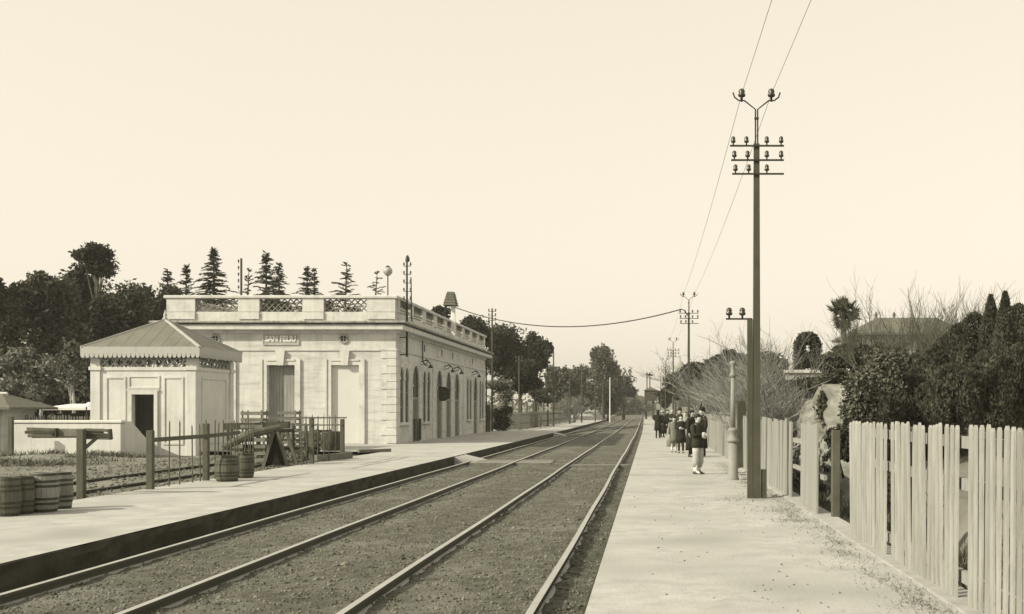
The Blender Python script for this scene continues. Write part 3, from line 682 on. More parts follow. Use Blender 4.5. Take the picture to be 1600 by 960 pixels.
# ------------------------------------------------------------------ yard at the far left
HU = thing('tile_roofed_hut', (-29.5, 50, -.25), 'low open fronted hut with hipped tile roof at the left edge', 'hut')
m = MB(); m.box(-32.5, -27.6, 51.5, 51.7, -.4, 1.75); m.box(-27.75, -27.6, 49.2, 51.5, -.4, 1.75); m.box(-32.5, -28.4, 49.1, 49.25, -.4, .75); m.build('wall', 'plaster', HU)
m = MB(); m.bar((-27.85, 49.1, -.4), (-27.85, 49.1, 1.7), .14, .14); m.build('post', 'dark_wood', HU)
m = MB(); m.loft([[(-33, 48.4, 1.62), (-26.9, 48.4, 1.62), (-26.9, 52.4, 1.62), (-33, 52.4, 1.62)], [(-33, 48.4, 1.72), (-26.9, 48.4, 1.72), (-26.9, 52.4, 1.72), (-33, 52.4, 1.72)], [(-33, 50.2, 2.3), (-28.2, 50.2, 2.3), (-28.2, 50.6, 2.3), (-33, 50.6, 2.3)]]); m.build('roof', 'tile', HU)
m = MB(); m.tube([(-33, 50.4, 2.32), (-28.1, 50.4, 2.32)], .08, 6); m.build('ridge', 'trim', HU)
m = MB(); m.box(-28.3, -28.0, 49.3, 49.34, .75, 1.15); m.build('notice', 'white_paint', HU)
SH = thing('lean_to_shed', (-26, 53, -.25), 'long low shed with a white roof edge behind the screen wall', 'shed')
m = MB(); m.box(-27.6, -25.2, 53, 55, -.4, 1.45); m.build('wall', 'dark_wood', SH)
m = MB(); m.prism([(52.6, 1.6), (55.2, 1.8), (55.2, 1.9), (52.6, 1.72)], 'x', -27.7, -25.0); m.build('roof', 'white_paint', SH)
PF = thing('yard_picket_fence', (-25.5, 50.5, -.25), 'small picket fence just above the screen wall top', 'fence')
m = MB(); m.box(-27.4, -22.4, 50.54, 50.58, .95, 1.03); m.build('rail', 'grey_wood', PF)
m = MB(); m.box(-.025, .025, -.015, .015, 0, 1.65); PKM = m.mesh('picket', 'grey_wood')
for i in range(42): inst(PKM, 'picket', PF, (-1.85 + i * .118, 0, -.05), (0, random.uniform(-.02, .02), 0), (1, 1, random.uniform(.97, 1.03)))
p = at(135, 633, 49); YL = thing('yard_lamp', (p.x, 49, -.25), 'white enamel lamp shade on a dark post left of the kiosk', 'lamp')
m = MB(); m.tube([(p.x, 49, -.3), (p.x, 49, p.z), (p.x + .15, 49, p.z + .12)], .03, 6); m.build('post', 'iron', YL)
m = MB(); m.lathe([(.03, .12), (.1, .08), (.26, -.06), (.25, -.08)], (p.x + .12, 49, p.z), 12); m.build('lamp_shade', 'white_paint', YL, True)
GP = at(17, 722, 42.2); m = MB(); m.bar((GP.x, 42.2, -.4), (GP.x, 42.2, 1.35), .15, .15); tag(m.build('gate_post', 'post_wood'), 'dark timber gate post at the left end of the screen wall', 'post')
YG = thing('yard_gate', (-24.9, 42, -.25), 'rough timber gate with diagonal brace at the left edge', 'gate')
for a, b2 in (((-26.2, 42, .7), (-24.2, 42, .55)), ((-26.2, 42, .1), (-24.2, 42, .0)), ((-26.0, 42, -.2), (-26.0, 42, .95)), ((-24.55, 42.05, -.2), (-24.55, 42.05, .95)), ((-25.9, 42.04, .05), (-24.3, 42.04, .6))):
    m = MB(); m.bar(a, b2, .07, .12); m.build('gate_bar', 'post_wood', YG)

# T-shaped post with a weathered split beam
TP = thing('beam_post', (-10.95, 22.2, LP_Z), 'stout timber post carrying a split weathered cross beam at the platform edge', 'post')
m = MB(); m.bar((-10.95, 22.2, -.3), (-10.95, 22.2, 1.23), .14, .14); m.build('post', 'post_wood', TP, bevel=.012)
m = MB(); m.bar((-10.9, 22.2, .85), (-10.72, 22.33, 1.06), .06, .06); m.build('brace', 'post_wood', TP)
for k, (xa, xb, z0, z1, h, dy, mm) in enumerate(((-11.62, -10.62, 1.165, 1.165, .15, .03, 'grey_wood'), (-12.06, -11.5, 1.235, 1.215, .06, 0, 'old_wood'), (-12.09, -11.52, 1.17, 1.16, .06, -.01, 'dark_wood'), (-12.04, -11.55, 1.10, 1.12, .06, .0, 'old_wood'), (-11.95, -10.45, 1.075, 1.085, .035, -.02, 'dark_wood'), (-10.95, -10.44, 1.22, 1.2, .055, 0, 'old_wood'), (-10.92, -10.46, 1.15, 1.12, .045, -.01, 'dark_wood'), (-10.9, -10.43, 1.06, 1.05, .05, -.01, 'old_wood'), (-10.47, -10.42, 1.13, 1.135, .2, -.03, 'dark_wood'), (-11.5, -11.46, 1.16, 1.16, .18, -.04, 'dark_wood'))):
    m = MB(); m.bar((xa, 22.34 + dy, z0), (xb, 22.34 + dy, z1), .1, h); m.build('split_board', mm, TP, bevel=.006)
# iron railing along the back of the left platform
IR = thing('iron_railing', (-10.4, 24, LP_Z), 'battered iron railing with leaning bars along the back of the left platform', 'railing')
def rpt(u, v, X=-10.4): Y = X * F / (u - UV[0]); return Vector((X, Y, EYE - (v - UV[1]) * Y / F))
for u, vt in ((235, 673), (322, 662), (487, 654), (535, 655)):
    p = rpt(u, vt); m = MB(); m.bar((p.x, p.y, -.3), (p.x, p.y, p.z), .13, .13); m.build('post', 'post_wood', IR, bevel=.01)
m = MB(); m.bar(rpt(235, 688), rpt(330, 681), .05, .09); m.bar(rpt(330, 681), rpt(374, 676), .05, .09); m.build('rail', 'post_wood', IR)
m = MB(); m.bar(rpt(418, 653), rpt(541, 653), .04, .05); m.bar(rpt(462, 665), rpt(535, 664), .04, .04); tag(m.build('rail', 'board', IR), 'pale thin rail')
bars = [(265, 657), (281, 657), (300, 664), (312, 662), (322, 655), (336, 655), (342, 660), (349, 655), (355, 661), (361, 659), (366, 656), (370, 657)] + [(384, 655), (388, 653), (392, 655), (396, 660)] + [(u, 648 + random.uniform(-1, 2)) for u in (470, 478, 488, 497, 506, 515, 524)]
for u, v in bars:
    p = rpt(u, v); m = MB(); q = random.uniform(-.05, .05); m.tube([(p.x + random.uniform(-.03, .03), p.y - q, -.15), (p.x, p.y, p.z - .06), (p.x, p.y + q * .2, p.z)], [.016, .016, .005], 6); m.build('bar', 'post_wood', IR)

# barrels
def barrel(loc, h, r, label, hm='hoop', sm='stave', rz=0.0):
    t = thing('barrel', loc, label, 'barrel', 'wooden barrels on the left platform', rz); n = 20
    def rad(z): return r * (1 - .16 * (2 * z / h - 1) ** 2)
    m = MB(); rings = []
    for k in range(9):
        z = h * k / 8; ring_ = []
        for j in range(n):
            for q in (.06, .94):
                a = 2 * math.pi * (j + q) / n; rr = rad(z); ring_.append((rr * math.cos(a), rr * math.sin(a), z))
            a = 2 * math.pi * (j + 1) / n; rr = rad(z) * .972; ring_.append((rr * math.cos(a), rr * math.sin(a), z))
        rings.append(ring_)
    top = [(x * .9, y * .9, h) for x, y, z in rings[-1]]; low = [(x, y, h - .03) for x, y, z in top]
    m.loft(rings + [top, low]); m.build('staves', sm, t, local=True)
    for f in (.05, .22, .34, .66, .78, .95):
        z = h * f; m = MB(); hh = .02; m.loft([[(q * math.cos(a), q * math.sin(a), zz) for a in np.linspace(0, 2 * math.pi, 25)[:-1]] for q, zz in ((rad(z - hh) * .99, z - hh), (rad(z - hh) * 1.012, z - hh), (rad(z + hh) * 1.012, z + hh), (rad(z + hh) * .99, z + hh))], cap=False); m.build('hoop', hm, t, local=True)
    return t
def gp(u, v, z=LP_Z):
    Y = F * (EYE - z) / (v - UV[1]); return Vector(((u - UV[0]) * Y / F, Y, z))
barrel(gp(69, 800), .64, .225, 'pale topped upright barrel second from the right of the near left group', sm='stave')
barrel(gp(94, 795), .62, .2, 'rightmost upright barrel of the near left group')
barrel(gp(36, 803), .6, .17, 'narrow dark barrel third from the right of the near left group', sm='old_wood')
barrel(gp(12, 806), .6, .2, 'leftmost dark barrel of the near left group at the picture edge', sm='old_wood')
barrel(gp(355, 752), .6, .27, 'squat dark barrel standing against the iron railing, nearer of the pair', sm='old_wood')
barrel(gp(383, 747), .6, .22, 'squat dark barrel against the iron railing, farther of the pair', sm='old_wood')
barrel(gp(517, 704), .78, .42, 'wide dark barrel behind the end posts of the railing', sm='dark_wood')

# trestle with a dark panel and a heavy log laid on it
o = gp(428, 727); TR = thing('trestle', o, 'dark A shaped trestle with boarded side behind the iron railing', 'trestle')
for sx in (-1, 1):
    for sy in (0, 1):
        m = MB(); m.bar((o.x + sx * .38 + .05, o.y + sy * .9, o.z - .1), (o.x + sx * .05 + .05, o.y + sy * .9, o.z + 1.0), .07, .09); m.build('leg', 'old_wood', TR)
m = MB(); m.prism([(o.x - .3, o.z), (o.x + .38, o.z), (o.x + .1, o.z + .95), (o.x, o.z + .95)], 'y', o.y + .05, o.y + .09); m.build('panel', 'void', TR)
m = MB(); m.bar((o.x - .2, o.y - .05, o.z + 1.02), (o.x + .25, o.y + .95, o.z + 1.02), .1, .1); m.build('top_beam', 'dark_wood', TR)
a, b2 = at(348, 700, o.y - 1.0), at(437, 669, o.y + .2)
m = MB(); m.tube([a, a.lerp(b2, .5) + Vector((0, 0, .12)), b2], [.1, .13, .11], 8); tag(m.build('log', 'old_wood'), 'heavy grey log slanting up to the top of the trestle', 'log')
a, b2 = at(350, 667, 36.5), at(452, 664, 36.5)
m = MB(); m.bar(a, b2, .2, .22); tag(m.build('timber', 'dark_wood'), 'dark squared timber laid level behind the trestle and railing bars', 'timber')
# luggage trolleys with slatted sides
def trolley(loc, rz, label):
    t = thing('luggage_trolley', loc, label, 'trolley', 'slatted luggage trolleys behind the railing', rz)
    m = MB(); m.bar((-.7, -.4, .42), (.7, -.4, .42), .06, .07); m.bar((-.7, .4, .42), (.7, .4, .42), .06, .07); m.build('frame', 'dark_wood', t, local=True)
    for i in range(7): m = MB(); m.box(-.68 + i * .2, -.53 + i * .2, -.43, .43, .46, .485); m.build('slat', 'dark_wood', t, local=True)
    for yy in (-.42, .42):
        for z in (.72, .98, 1.2): m = MB(); m.bar((-.68, yy, z), (.68, yy, z), .03, .045); m.build('side_rail', 'old_wood', t, local=True)
        for x in (-.66, -.22, .22, .66): m = MB(); m.bar((x, yy, .44), (x, yy, 1.24), .045, .04); m.build('upright', 'dark_wood', t, local=True)
    for x in (-.42, .42):
        for yy in (-.48, .48):
            m = MB(); n = 16
            m.loft([[(x + r_ * math.cos(2 * math.pi * k / n), yy + d_, .2 + r_ * math.sin(2 * math.pi * k / n)) for k in range(n)] for r_, d_ in ((.15, -.02), (.2, -.02), (.2, .02), (.15, .02))], cap=False)
            for k in range(6): an = math.pi * k / 3; m.bar((x, yy, .2), (x + .17 * math.cos(an), yy, .2 + .17 * math.sin(an)), .02, .02)
            m.build('wheel', 'iron', t, local=True)
    for yy in (-.3, .3): m = MB(); m.tube([(.68, yy, .45), (1.05, yy, .9)], .025, 6); m.build('handle', 'dark_wood', t, local=True)
    return t
trolley(at(393, 722, 38.2) * 1 + Vector((0, 0, 0)), R(12), 'slatted luggage trolley left of the dark trestle')
trolley(at(458, 722, 37.4), R(-8), 'slatted luggage trolley right of the dark trestle')
for i, (u, v, dz) in enumerate(((484, 706, 0), (503, 699, 0), (452, 712, 0), (466, 710, 0), (452, 712, .84), (402, 722, 0), (385, 722, 0), (398, 722, .84))):
    p = gp(u, v) + Vector((0, 0, dz)); t = thing('slatted_crate', p, ['dark slatted crate beside the right luggage trolley', 'dark slatted crate behind the last but one railing post', 'slatted crate at the bottom of the stack right of the trestle', 'slatted crate right of the crate stack by the trestle', 'slatted crate on top of the stack right of the trestle', 'slatted crate left of the trestle at the right of its pair', 'slatted crate left of the trestle at the left of its pair', 'slatted crate laid on top of the pair left of the trestle'][i], 'crate', 'dark crates behind the railing')
    for k in range(4):
        z = .02 + k * .21
        for a in ((-.35, .35, -.3, -.27), (-.35, .35, .27, .3), (-.35, -.32, -.27, .27), (.32, .35, -.27, .27)): m = MB(); m.box(a[0], a[1], a[2], a[3], z, z + .11); m.build('slat', 'dark_wood' if i < 2 else 'grey_wood', t, local=True)
    for sx in (-.3, .3):
        for sy in (-.25, .25): m = MB(); m.box(sx - .02, sx + .02, sy - .02, sy + .02, 0, .8); m.build('corner_post', 'old_wood', t, local=True)
def beam_on(u0, v0, u1, v1, s, label, mm):
    a, b2 = gp(u0, v0), gp(u1, v1); a.z = b2.z = LP_Z + s / 2 + .005; m = MB(); m.bar(a, b2, s, s); tag(m.build('timber_beam', mm, bevel=.01), label, 'beam', 'beams lying at the railing end')
beam_on(492, 722, 547, 716, .2, 'thick squared beam lying on the platform past the last railing post', 'grey_wood')
beam_on(455, 722, 487, 714, .09, 'thin pole lying on the ground left of the thick beam, rear one', 'old_wood')
beam_on(463, 724, 486, 718, .09, 'thin pole lying on the ground left of the thick beam, front one', 'grey_wood')
beam_on(560, 708, 610, 706, .12, 'flat plank lying on the sand below the blocked doorway', 'grey_wood')

# ------------------------------------------------------------------ picket fence on the right
FX = 2.62
FE = thing('picket_fence', (FX, 7, 0), 'tall pale picket fence with gaps along the right hand platform', 'fence')
def half_round(wd, th, h, top=.03, n=5):
    pr = [(0.012 * 0 - th * math.sin(math.pi * k / n), -wd / 2 * math.cos(math.pi * k / n)) for k in range(n + 1)]
    m = MB(); m.loft([[(x, y, 0) for x, y in pr], [(x, y, h - top) for x, y in pr], [(x * .7, y * .62, h) for x, y in pr]]); return m
PK = [half_round(.093, .025, 1.5).mesh('picket', 'picket', False), half_round(.09, .027, 1.494).mesh('picket', 'picket', False), half_round(.097, .023, 1.504).mesh('picket', 'picket', False)]
bm_ = MB(); bm_.box(-.028, 0, -.14, .14, 0, 1.43); BD = bm_.mesh('board', 'board')
bm_ = MB(); bm_.box(-.028, 0, -.2, .2, 0, 1.43); BD2 = bm_.mesh('board', 'board')
def panel(y0, y1, lean=0.0, pitch=.154, h=1.0, zbase=-.02):
    n = int((y1 - y0) / pitch)
    for i in range(n + 1):
        y = y0 + (y1 - y0) * i / max(1, n)
        o = inst(random.choice(PK), 'picket', FE, (-.03 + random.uniform(-.004, .004), y - 7, zbase + random.uniform(-.01, .01)), (lean + random.uniform(-.008, .008), random.uniform(-.012, .012), 0), (1, random.uniform(.96, 1.03), h * random.uniform(.994, 1.005)))
panel(6.2, 9.30, .0, h=1.0); panel(9.72, 12.22, 0, h=.995); panel(12.62, 14.70, -.02, h=.985)
for y0, y1 in ((6.0, 12.35), (12.35, 14.95)):
    for z, hh in ((1.33, .1), (.98, .1), (.2, .1)): m = MB(); m.box(FX + .002, FX + .05, y0, y1 - .004, z - hh / 2, z + hh / 2); m.build('rail', 'picket', FE)
for y in (9.5, 12.42, 14.95, 17.05, 20.4, 23.6, 27, 30.5): 
    m = MB(); m.bar((FX + .13, y, -.5), (FX + .13 + random.uniform(-.03, .03), y + random.uniform(-.05, .05), 1.3 if y > 14.5 else 1.42), .12, .12); m.build('post', 'post_wood', FE, bevel=.01)
# the loose panel leaning out, then wide weathered boards going away
for i in range(6):
    inst(BD2 if i % 2 else BD, 'board', FE, (-.06 + .006 * i, 17.65 + i * .34 - 7, .0), (-.10 + random.uniform(-.006, .006), .02, 0), (1, 1.15, (1.4 + random.uniform(-.03, .02)) / 1.43))
m = MB(); m.box(FX - .02, FX + .03, 17.2, 21.0, 1.02, 1.1); m.box(FX - .02, FX + .03, 17.2, 21.0, .55, .62); m.build('rail', 'picket', FE)
y = 20.9; k = 0
while y < 52:
    wd = random.choice((.28, .28, .4)); 
    if not (k in (6, 13, 22)): inst(BD2 if wd > .3 else BD, 'board', FE, (-.03 + random.uniform(-.01, .01), y - 7 + wd / 2, -.02), (random.uniform(-.01, .01), random.uniform(-.015, .015), 0), (1, 1, random.uniform(.96, 1.03)))
    y += wd + random.uniform(.004, .02); k += 1
for z in (1.15, .4): m = MB(); m.box(FX + .002, FX + .05, 21, 52, z - .05, z + .05); m.build('rail', 'post_wood', FE)
FE2 = thing('low_board_fence', (FX, 52, 0), 'farther plain board fence behind the waiting people', 'fence')
for i in range(70): inst(BD2, 'board', FE2, (.1 + random.uniform(-.02, .02), .25 + i * .43, -.02), (0, 0, 0), (1, 1, random.uniform(.9, 1.0)))
m = MB(); p = at(1153, 630, 27.6); m.bar((p.x + .4, 27.6 + 4, -.6), (p.x + .4, 27.6 + 4, 1.85), .22, .22); tag(m.build('dark_post', 'dark_wood'), 'dark timber post behind the boards beside the iron lamp pillar', 'post')

# ------------------------------------------------------------------ poles
def tele_pole(loc, label, detailed=True, top=6.4, fork=True, group='telegraph poles along the right platform'):
    t = thing('telegraph_pole', loc, label, 'telegraph pole', group)
    m = MB(); w0, w1 = .145, .1
    m.loft([[(-w0 / 2, -w0 / 2, -.4), (w0 / 2, -w0 / 2, -.4), (w0 / 2, w0 / 2, -.4), (-w0 / 2, w0 / 2, -.4)], [(-w1 / 2, -w1 / 2, top + .05), (w1 / 2, -w1 / 2, top + .05), (w1 / 2, w1 / 2, top + .05), (-w1 / 2, w1 / 2, top + .05)]]); m.build('pole', 'pole_iron', t, local=True)
    for k, z in enumerate((top, top - .26, top - .51)):
        m = MB(); m.bar((-.49 + .02 * k, -.075, z), (.49, -.075, z), .03, .03); m.build('cross_arm', 'iron', t, local=True)
        for j, x in enumerate((-.43, -.19, .18, .44)):
            if k == 2 and j == 3: continue
            inst(INS, 'insulator', t, (x + .02 * k * (j < 2), -.075, z + .05), (0, 0, 0), (1.1, 1.1, 1.0))
    if fork:
        m = MB()
        for s in (-1, 1):
            m.tube([(s * .02, 0, top - .2), (s * .02, 0, top + .68), (s * .22, 0, top + .84), (s * .32, 0, top + .84), (s * .4, 0, top + .9), (s * .43, 0, top + .99)], .014, 6)
        m.box(-.04, .04, -.03, .03, top + .5, top + .53); m.build('fork', 'iron', t, local=True)
        for s in (-1, 1): inst(INS, 'insulator', t, (s * .27, 0, top + .9), (0, 0, 0), (1.7, 1.7, 1.3))
    return t
PX = 1.95
ords = ['nearest tall telegraph pole on the right platform', 'second telegraph pole on the right platform, behind the people', 'third telegraph pole from the camera on the right side', 'fourth telegraph pole from the camera on the right side', 'fifth and smallest telegraph pole on the right side']
PY = [21.0, 57.2, 93, 129, 165]
for k, y in enumerate(PY): tele_pole((PX - (.0 if k else 0) + float(bend(y)), y, 0), ords[k])
# twin short post bolted to the first pole, and its stub
TW = thing('short_bracket_post', (PX - .16, 21.0, 0), 'short iron post with two insulators standing against the nearest telegraph pole', 'post')
m = MB(); m.box(PX - .17, PX - .075, 20.93, 21.04, -.3, 3.25); m.build('post', 'pole_iron', TW)
m = MB(); m.bar((PX - .56, 20.99, 3.26), (PX - .08, 20.99, 3.26), .03, .03); m.build('arm', 'iron', TW)
for x in (-.34, -.1): inst(INS, 'insulator', TW, (x, -.01, 3.32), (0, 0, 0), (1.5, 1.5, 1.2))
m = MB(); m.box(PX + .085, PX + .18, 20.95, 21.06, -.3, .52); tag(m.build('stub_post', 'pole_iron'), 'short sawn off stub at the foot of the nearest telegraph pole', 'post')
# overhead wires and the sagging cable
for s, lab in ((-1, 'left of the two thin overhead wires'), (1, 'right of the two thin overhead wires')):
    m = MB(); px = [(-15.0)] + PY
    for a, b2 in zip(px[:-1], px[1:]):
        pts = []
        for k in range(13):
            f = k / 12; y = a + (b2 - a) * f; pts.append((PX + s * .27 + float(bend(y)), y, 7.36 - .25 * 4 * f * (1 - f) * 1.0))
        m.tube(pts, .0045 if a > 10 else .004, 4, cap=False)
    tag(m.build('overhead_wire', 'wire'), lab, 'wire', 'wires on the right pole line')
m = MB(); a = Vector((PX - .05, 57.2, 6.55)); b2 = Vector((SX1 + .25, TY + .02, 8.0)); pts = [a + Vector((-.02, 0, -.25)), a + Vector((-.15, 0, -.02))]
for k in range(25):
    f = k / 24; p = Vector((PX - .35, 57.3, 6.62)).lerp(b2, f); p.z -= 1.05 * 4 * f * (1 - f); pts.append(p)
m.tube(pts, .03, 5); tag(m.build('slung_cable', 'iron'), 'thick cable sagging across the tracks from pole to station roof', 'cable')

# cast iron lamp pillar without lantern
LPo = Vector((1.91, 26.4, 0)); LM = thing('lamp_pillar', LPo, 'fluted pale cast iron lamp pillar without its lantern on the right platform', 'lamp post')
m = MB(); m.lathe([(.14, -.1), (.14, .04), (.12, .08), (.105, .85)], LPo, 16); m.build('base', 'cast_iron', LM, True)
m = MB(); m.lathe([(.105, .85), (.145, .88), (.15, .92), (.1, .96), (.09, 1.03), (.095, 1.1), (.115, 1.13), (.11, 1.16), (.07, 1.2)], LPo, 16); m.build('collar', 'cast_iron', LM, True)
m = MB(); m.lathe([(.062, 1.19), (.048, 2.35)], LPo, 12); m.build('shaft', 'cast_iron', LM, True)
m = MB(); m.lathe([(.048, 2.34), (.08, 2.38), (.08, 2.42), (.05, 2.47), (.055, 2.62), (.08, 2.66), (.075, 2.7), (.03, 2.73)], LPo, 12); m.build('capital', 'cast_iron', LM, True)

# poles along the far left fence
for k, (u, vt, vb, Y, arms) in enumerate(((769, 482, 690, 90, 5), (811, 556, 668, 104, 2), (836, 578, 660, 118, 0), (856, 546, 661, 122, 2), (865, 549, 662, 116, 0), (890, 592, 655, 135, 0), (909, 568, 652, 150, 2), (930, 582, 648, 160, 1), (942, 592, 646, 175, 0), (953, 590, 646, 178, 0))):
    z = EYE - (vt - UV[1]) * Y / F; x = (u - UV[0]) * Y / F
    lab = ['pole with many short arms at the far end of the station', 'second pole past the station, by the hedge', 'thin bare pole third past the station', 'tall dark pole standing at the platform fence', 'bare tall pole just right of the tall dark pole', 'low post near the signal lamp on the left platform', 'dark pole before the bare tree far left of the line', 'small far pole before the eucalyptus', 'very thin pole left of the white pole', 'white painted pole at the far end of the left platform'][k]
    t = thing('line_pole', (x, Y, float(grade(Y))), lab, 'pole', 'poles along the far left fence')
    m = MB(); m.tube([(x, Y, -.3), (x, Y, z)], [.09, .06], 6); m.build('pole', 'white_paint' if k == 9 else 'pole_iron', t)
    for j in range(arms):
        zz = z - .25 - .35 * j; m = MB(); m.bar((x - .3, Y, zz), (x + .3, Y, zz), .04, .04); m.build('cross_arm', 'iron', t)
        for s in (-.26, .26): inst(INS, 'insulator', t, (s, 0, zz + .05 - float(grade(Y))), (0, 0, 0), (1.6, 1.6, 1.4))
# signal lamp stand on the left platform
p = gp(855, 666); t = thing('signal_stand', p, 'thin stand with a white lamp on the far left platform', 'signal')
m = MB(); m.tube([p, p + Vector((0, 0, 2.1))], .035, 6); m.lathe([(.3, 0), (.28, .06), (.04, .1)], p, 10); m.build('stand', 'iron', t)
m = MB(); m.lathe([(.05, 0), (.14, .05), (.14, .3), (.04, .36)], p + Vector((0, 0, 1.6)), 10); m.build('lamp', 'white_paint', t)
p = gp(879, 655); t = thing('notice_post', p, 'dark post with a small white notice at the far left fence', 'sign')
m = MB(); m.bar(p, p + Vector((0, 0, 1.7)), .25, .2); m.build('post', 'dark_wood', t)
m = MB(); m.box(p.x - .3, p.x + .3, p.y - .16, p.y - .12, p.z + 1.35, p.z + 2.0); m.build('board', 'white_paint', t)
# signal cabin at the far end of the right platform
SCB = thing('signal_hut', (.55, 200, 0), 'dark raised signal hut at the far end of the right platform', 'hut')
for sx in (-.5, .7):
    m = MB(); m.bar((.5 + sx - .6, 200, 0), (.5 + sx - .6, 200, 3.6), .35, .35); m.build('leg', 'dark_wood', SCB)
m = MB(); m.box(-.9, 1.3, 199.4, 201, 3.2, 5.0); m.build('cabin', 'dark_wood', SCB)
m = MB(); m.prism([(-1.1, 5.0), (1.5, 5.0), (.2, 5.6)], 'y', 199.2, 201.2); m.build('roof', 'tile', SCB)
for x in (-.45, .05): m = MB(); m.tube([(x, 200.5, 5), (x, 200.5, 8.2)], .09, 6); m.bar((x - .2, 200.5, 7.9), (x + .5, 200.5, 7.6), .06, .3); m.build('signal_mast', 'iron', SCB)

# far left fence along the platform
LF = thing('platform_picket_fence', (-10.6, 92, LP_Z), 'grey picket fence along the back of the far left platform', 'fence')
m = MB(); m.box(-.02, .02, -.07, .07, 0, 1.5); PL = m.mesh('picket', 'grey_wood')
for i in range(230):
    y = 92 + i * .36; inst(PL, 'picket', LF, (-.9 + float(bend(y)) + .0, i * .36, 0), (random.uniform(-.02, .02), 0, 0), (1, 1, random.uniform(.92, 1.05)))
for z in (.45, 1.2): m = MB(); m.bar((-11.53, 92, z), (-11.53 + float(bend(174)), 174.6, z), .05, .1); m.build('rail', 'picket', LF)
for i in range(14): m = MB(); y = 92 + i * 6; m.bar((-11.6 + float(bend(y)), y, -.2), (-11.6 + float(bend(y)), y, 2.4), .14, .14); m.build('post', 'post_wood', LF)
m = MB(); m.box(-16.5, -12.2, 88.2, 88.4, -.2, 2.0); tag(m.build('boarded_gate', 'post_wood'), 'tall dark boarded gate joining the far corner of the station', 'gate')

# ------------------------------------------------------------------ vegetation
def leaves(c, r, n, size, seed, shell=.55, flat=1.0, vert=0.0, ragged=.25):
    """quads spread through an uneven ellipsoid; returns vertices (4 per leaf)"""
    g = np.random.default_rng(seed); c = np.asarray(c, float); r = np.asarray(r, float)
    d = g.normal(size=(n, 3)); d /= np.linalg.norm(d, axis=1, keepdims=True)
    ph = g.uniform(0, 6.28, 6); lump = 1 + ragged * (np.sin(d[:, 0] * 5 + ph[0]) * np.sin(d[:, 1] * 5 + ph[1]) + .7 * np.sin(d[:, 2] * 7 + ph[2]) * np.sin(d[:, 0] * 9 + ph[3]))
    q = (shell + (1 - shell) * g.random(n) ** .6) * lump
    P = c + d * r * q[:, None]
    a = g.normal(size=(n, 3)); a[:, 2] *= flat; a[:, 2] += vert * np.abs(g.normal(size=n)); a /= np.linalg.norm(a, axis=1, keepdims=True)
    b = np.cross(a, g.normal(size=(n, 3))); b /= np.linalg.norm(b, axis=1, keepdims=True)
    s = size * g.uniform(.5, 1.35, (n, 1)); a = a * s; b = b * s * .55
    return np.stack([P - a * .9, P + b, P + a, P - b * .8], 1)
def quads(name, blocks, m, parent, off):
    V = np.concatenate(blocks).reshape(-1, 3) - np.asarray(off); f = np.arange(len(V)).reshape(-1, 4)
    o = bpy.data.objects.new(name, np_mesh(name, V, f, m)); link(o, parent); return o
def rnd(a, b): return random.uniform(a, b)
SEED = [100]
def sd(): SEED[0] += 1; return SEED[0]
def tree(name, base, crown, cw, ch, n, leaf, m, label, cat='tree', group=None, clumps_=9, trunk_r=.22, tm='bark', flat=1.0, umbrella=False, crown_d=None):
    """trunk with limbs, crown of many clumps of leaf faces. crown: centre, cw/ch: half sizes"""
    base = Vector(base); crown = Vector(crown); t = thing(name, base, label, cat, group); cd_ = crown_d or cw
    cs_ = []
    for i in range(clumps_):
        a = rnd(0, 6.28); q = math.sqrt(random.random()) * .72; zz = rnd(-.65, .7)
        if umbrella: zz = rnd(-.3, .6)
        q *= math.sqrt(max(.15, 1 - zz * zz * .8))
        cs_.append(crown + Vector((cw * q * math.cos(a), cd_ * q * math.sin(a), ch * zz)))
    mb_ = MB(); top = crown - Vector((0, 0, ch * .3)); mid = base.lerp(top, .55) + Vector((rnd(-.2, .2), 0, 0))
    mb_.tube([base - Vector((0, 0, .3)), mid, top], [trunk_r, trunk_r * .75, trunk_r * .45], 8); mb_.build('trunk', tm, t, True)
    mb_ = MB()
    for c in cs_: s = base.lerp(top, rnd(.55, 1)); mb_.tube([s, s.lerp(c, .5) + Vector((0, 0, -.1 * ch * rnd(0, 1))), c], [trunk_r * .35, trunk_r * .2, trunk_r * .06], 5)
    mb_.build('limbs', tm, t)
    bl = []; n = int(n * 2.4); leaf *= .6
    for c in cs_:
        k = rnd(.30, .52); bl.append(leaves(c, (cw * k, cd_ * k, ch * k * rnd(.7, 1)), n // clumps_, leaf, sd(), .35, flat))
    bl.append(leaves(crown, (cw * .8, cd_ * .8, ch * .8), n // 6, leaf, sd(), .2, flat))
    quads('crown', bl, m, t, base); return t
def wood(u, v, Y, uw, vh, n, leaf, m, label, **k):       # crown given in picture terms, standing on the ground at depth Y
    c = at(u, v, Y); return tree(k.pop('name', 'leafy_tree'), (c.x, Y, float(grade(Y)) - .3), c, uw * Y / F, vh * Y / F, n, leaf, m, label, **k)
GL_ = 'trees of the wood at the left'
wood(78, 500, 78, 62, 82, 6500, .30, 'broad', 'broad dark tree behind the tile roofed hut', group=GL_, clumps_=13)
wood(5, 520, 74, 34, 78, 4000, .30, 'broad', 'dark tree cut by the left picture edge', group=GL_, clumps_=9)
wood(185, 500, 82, 52, 72, 6500, .3, 'broad', 'broad dark tree rising behind the kiosk roof', group=GL_, clumps_=13)
wood(132, 494, 90, 50, 82, 5500, .32, 'pine', 'dark tree between the two broad ones at the left', group=GL_, clumps_=11)
wood(262, 492, 88, 26, 46, 2600, .28, 'broad', 'dark tree rising just left of the station parapet', group=GL_, clumps_=9)
wood(236, 505, 86, 40, 62, 4500, .28, 'broad', 'lower dark tree between kiosk roof and station parapet', group=GL_, clumps_=10)
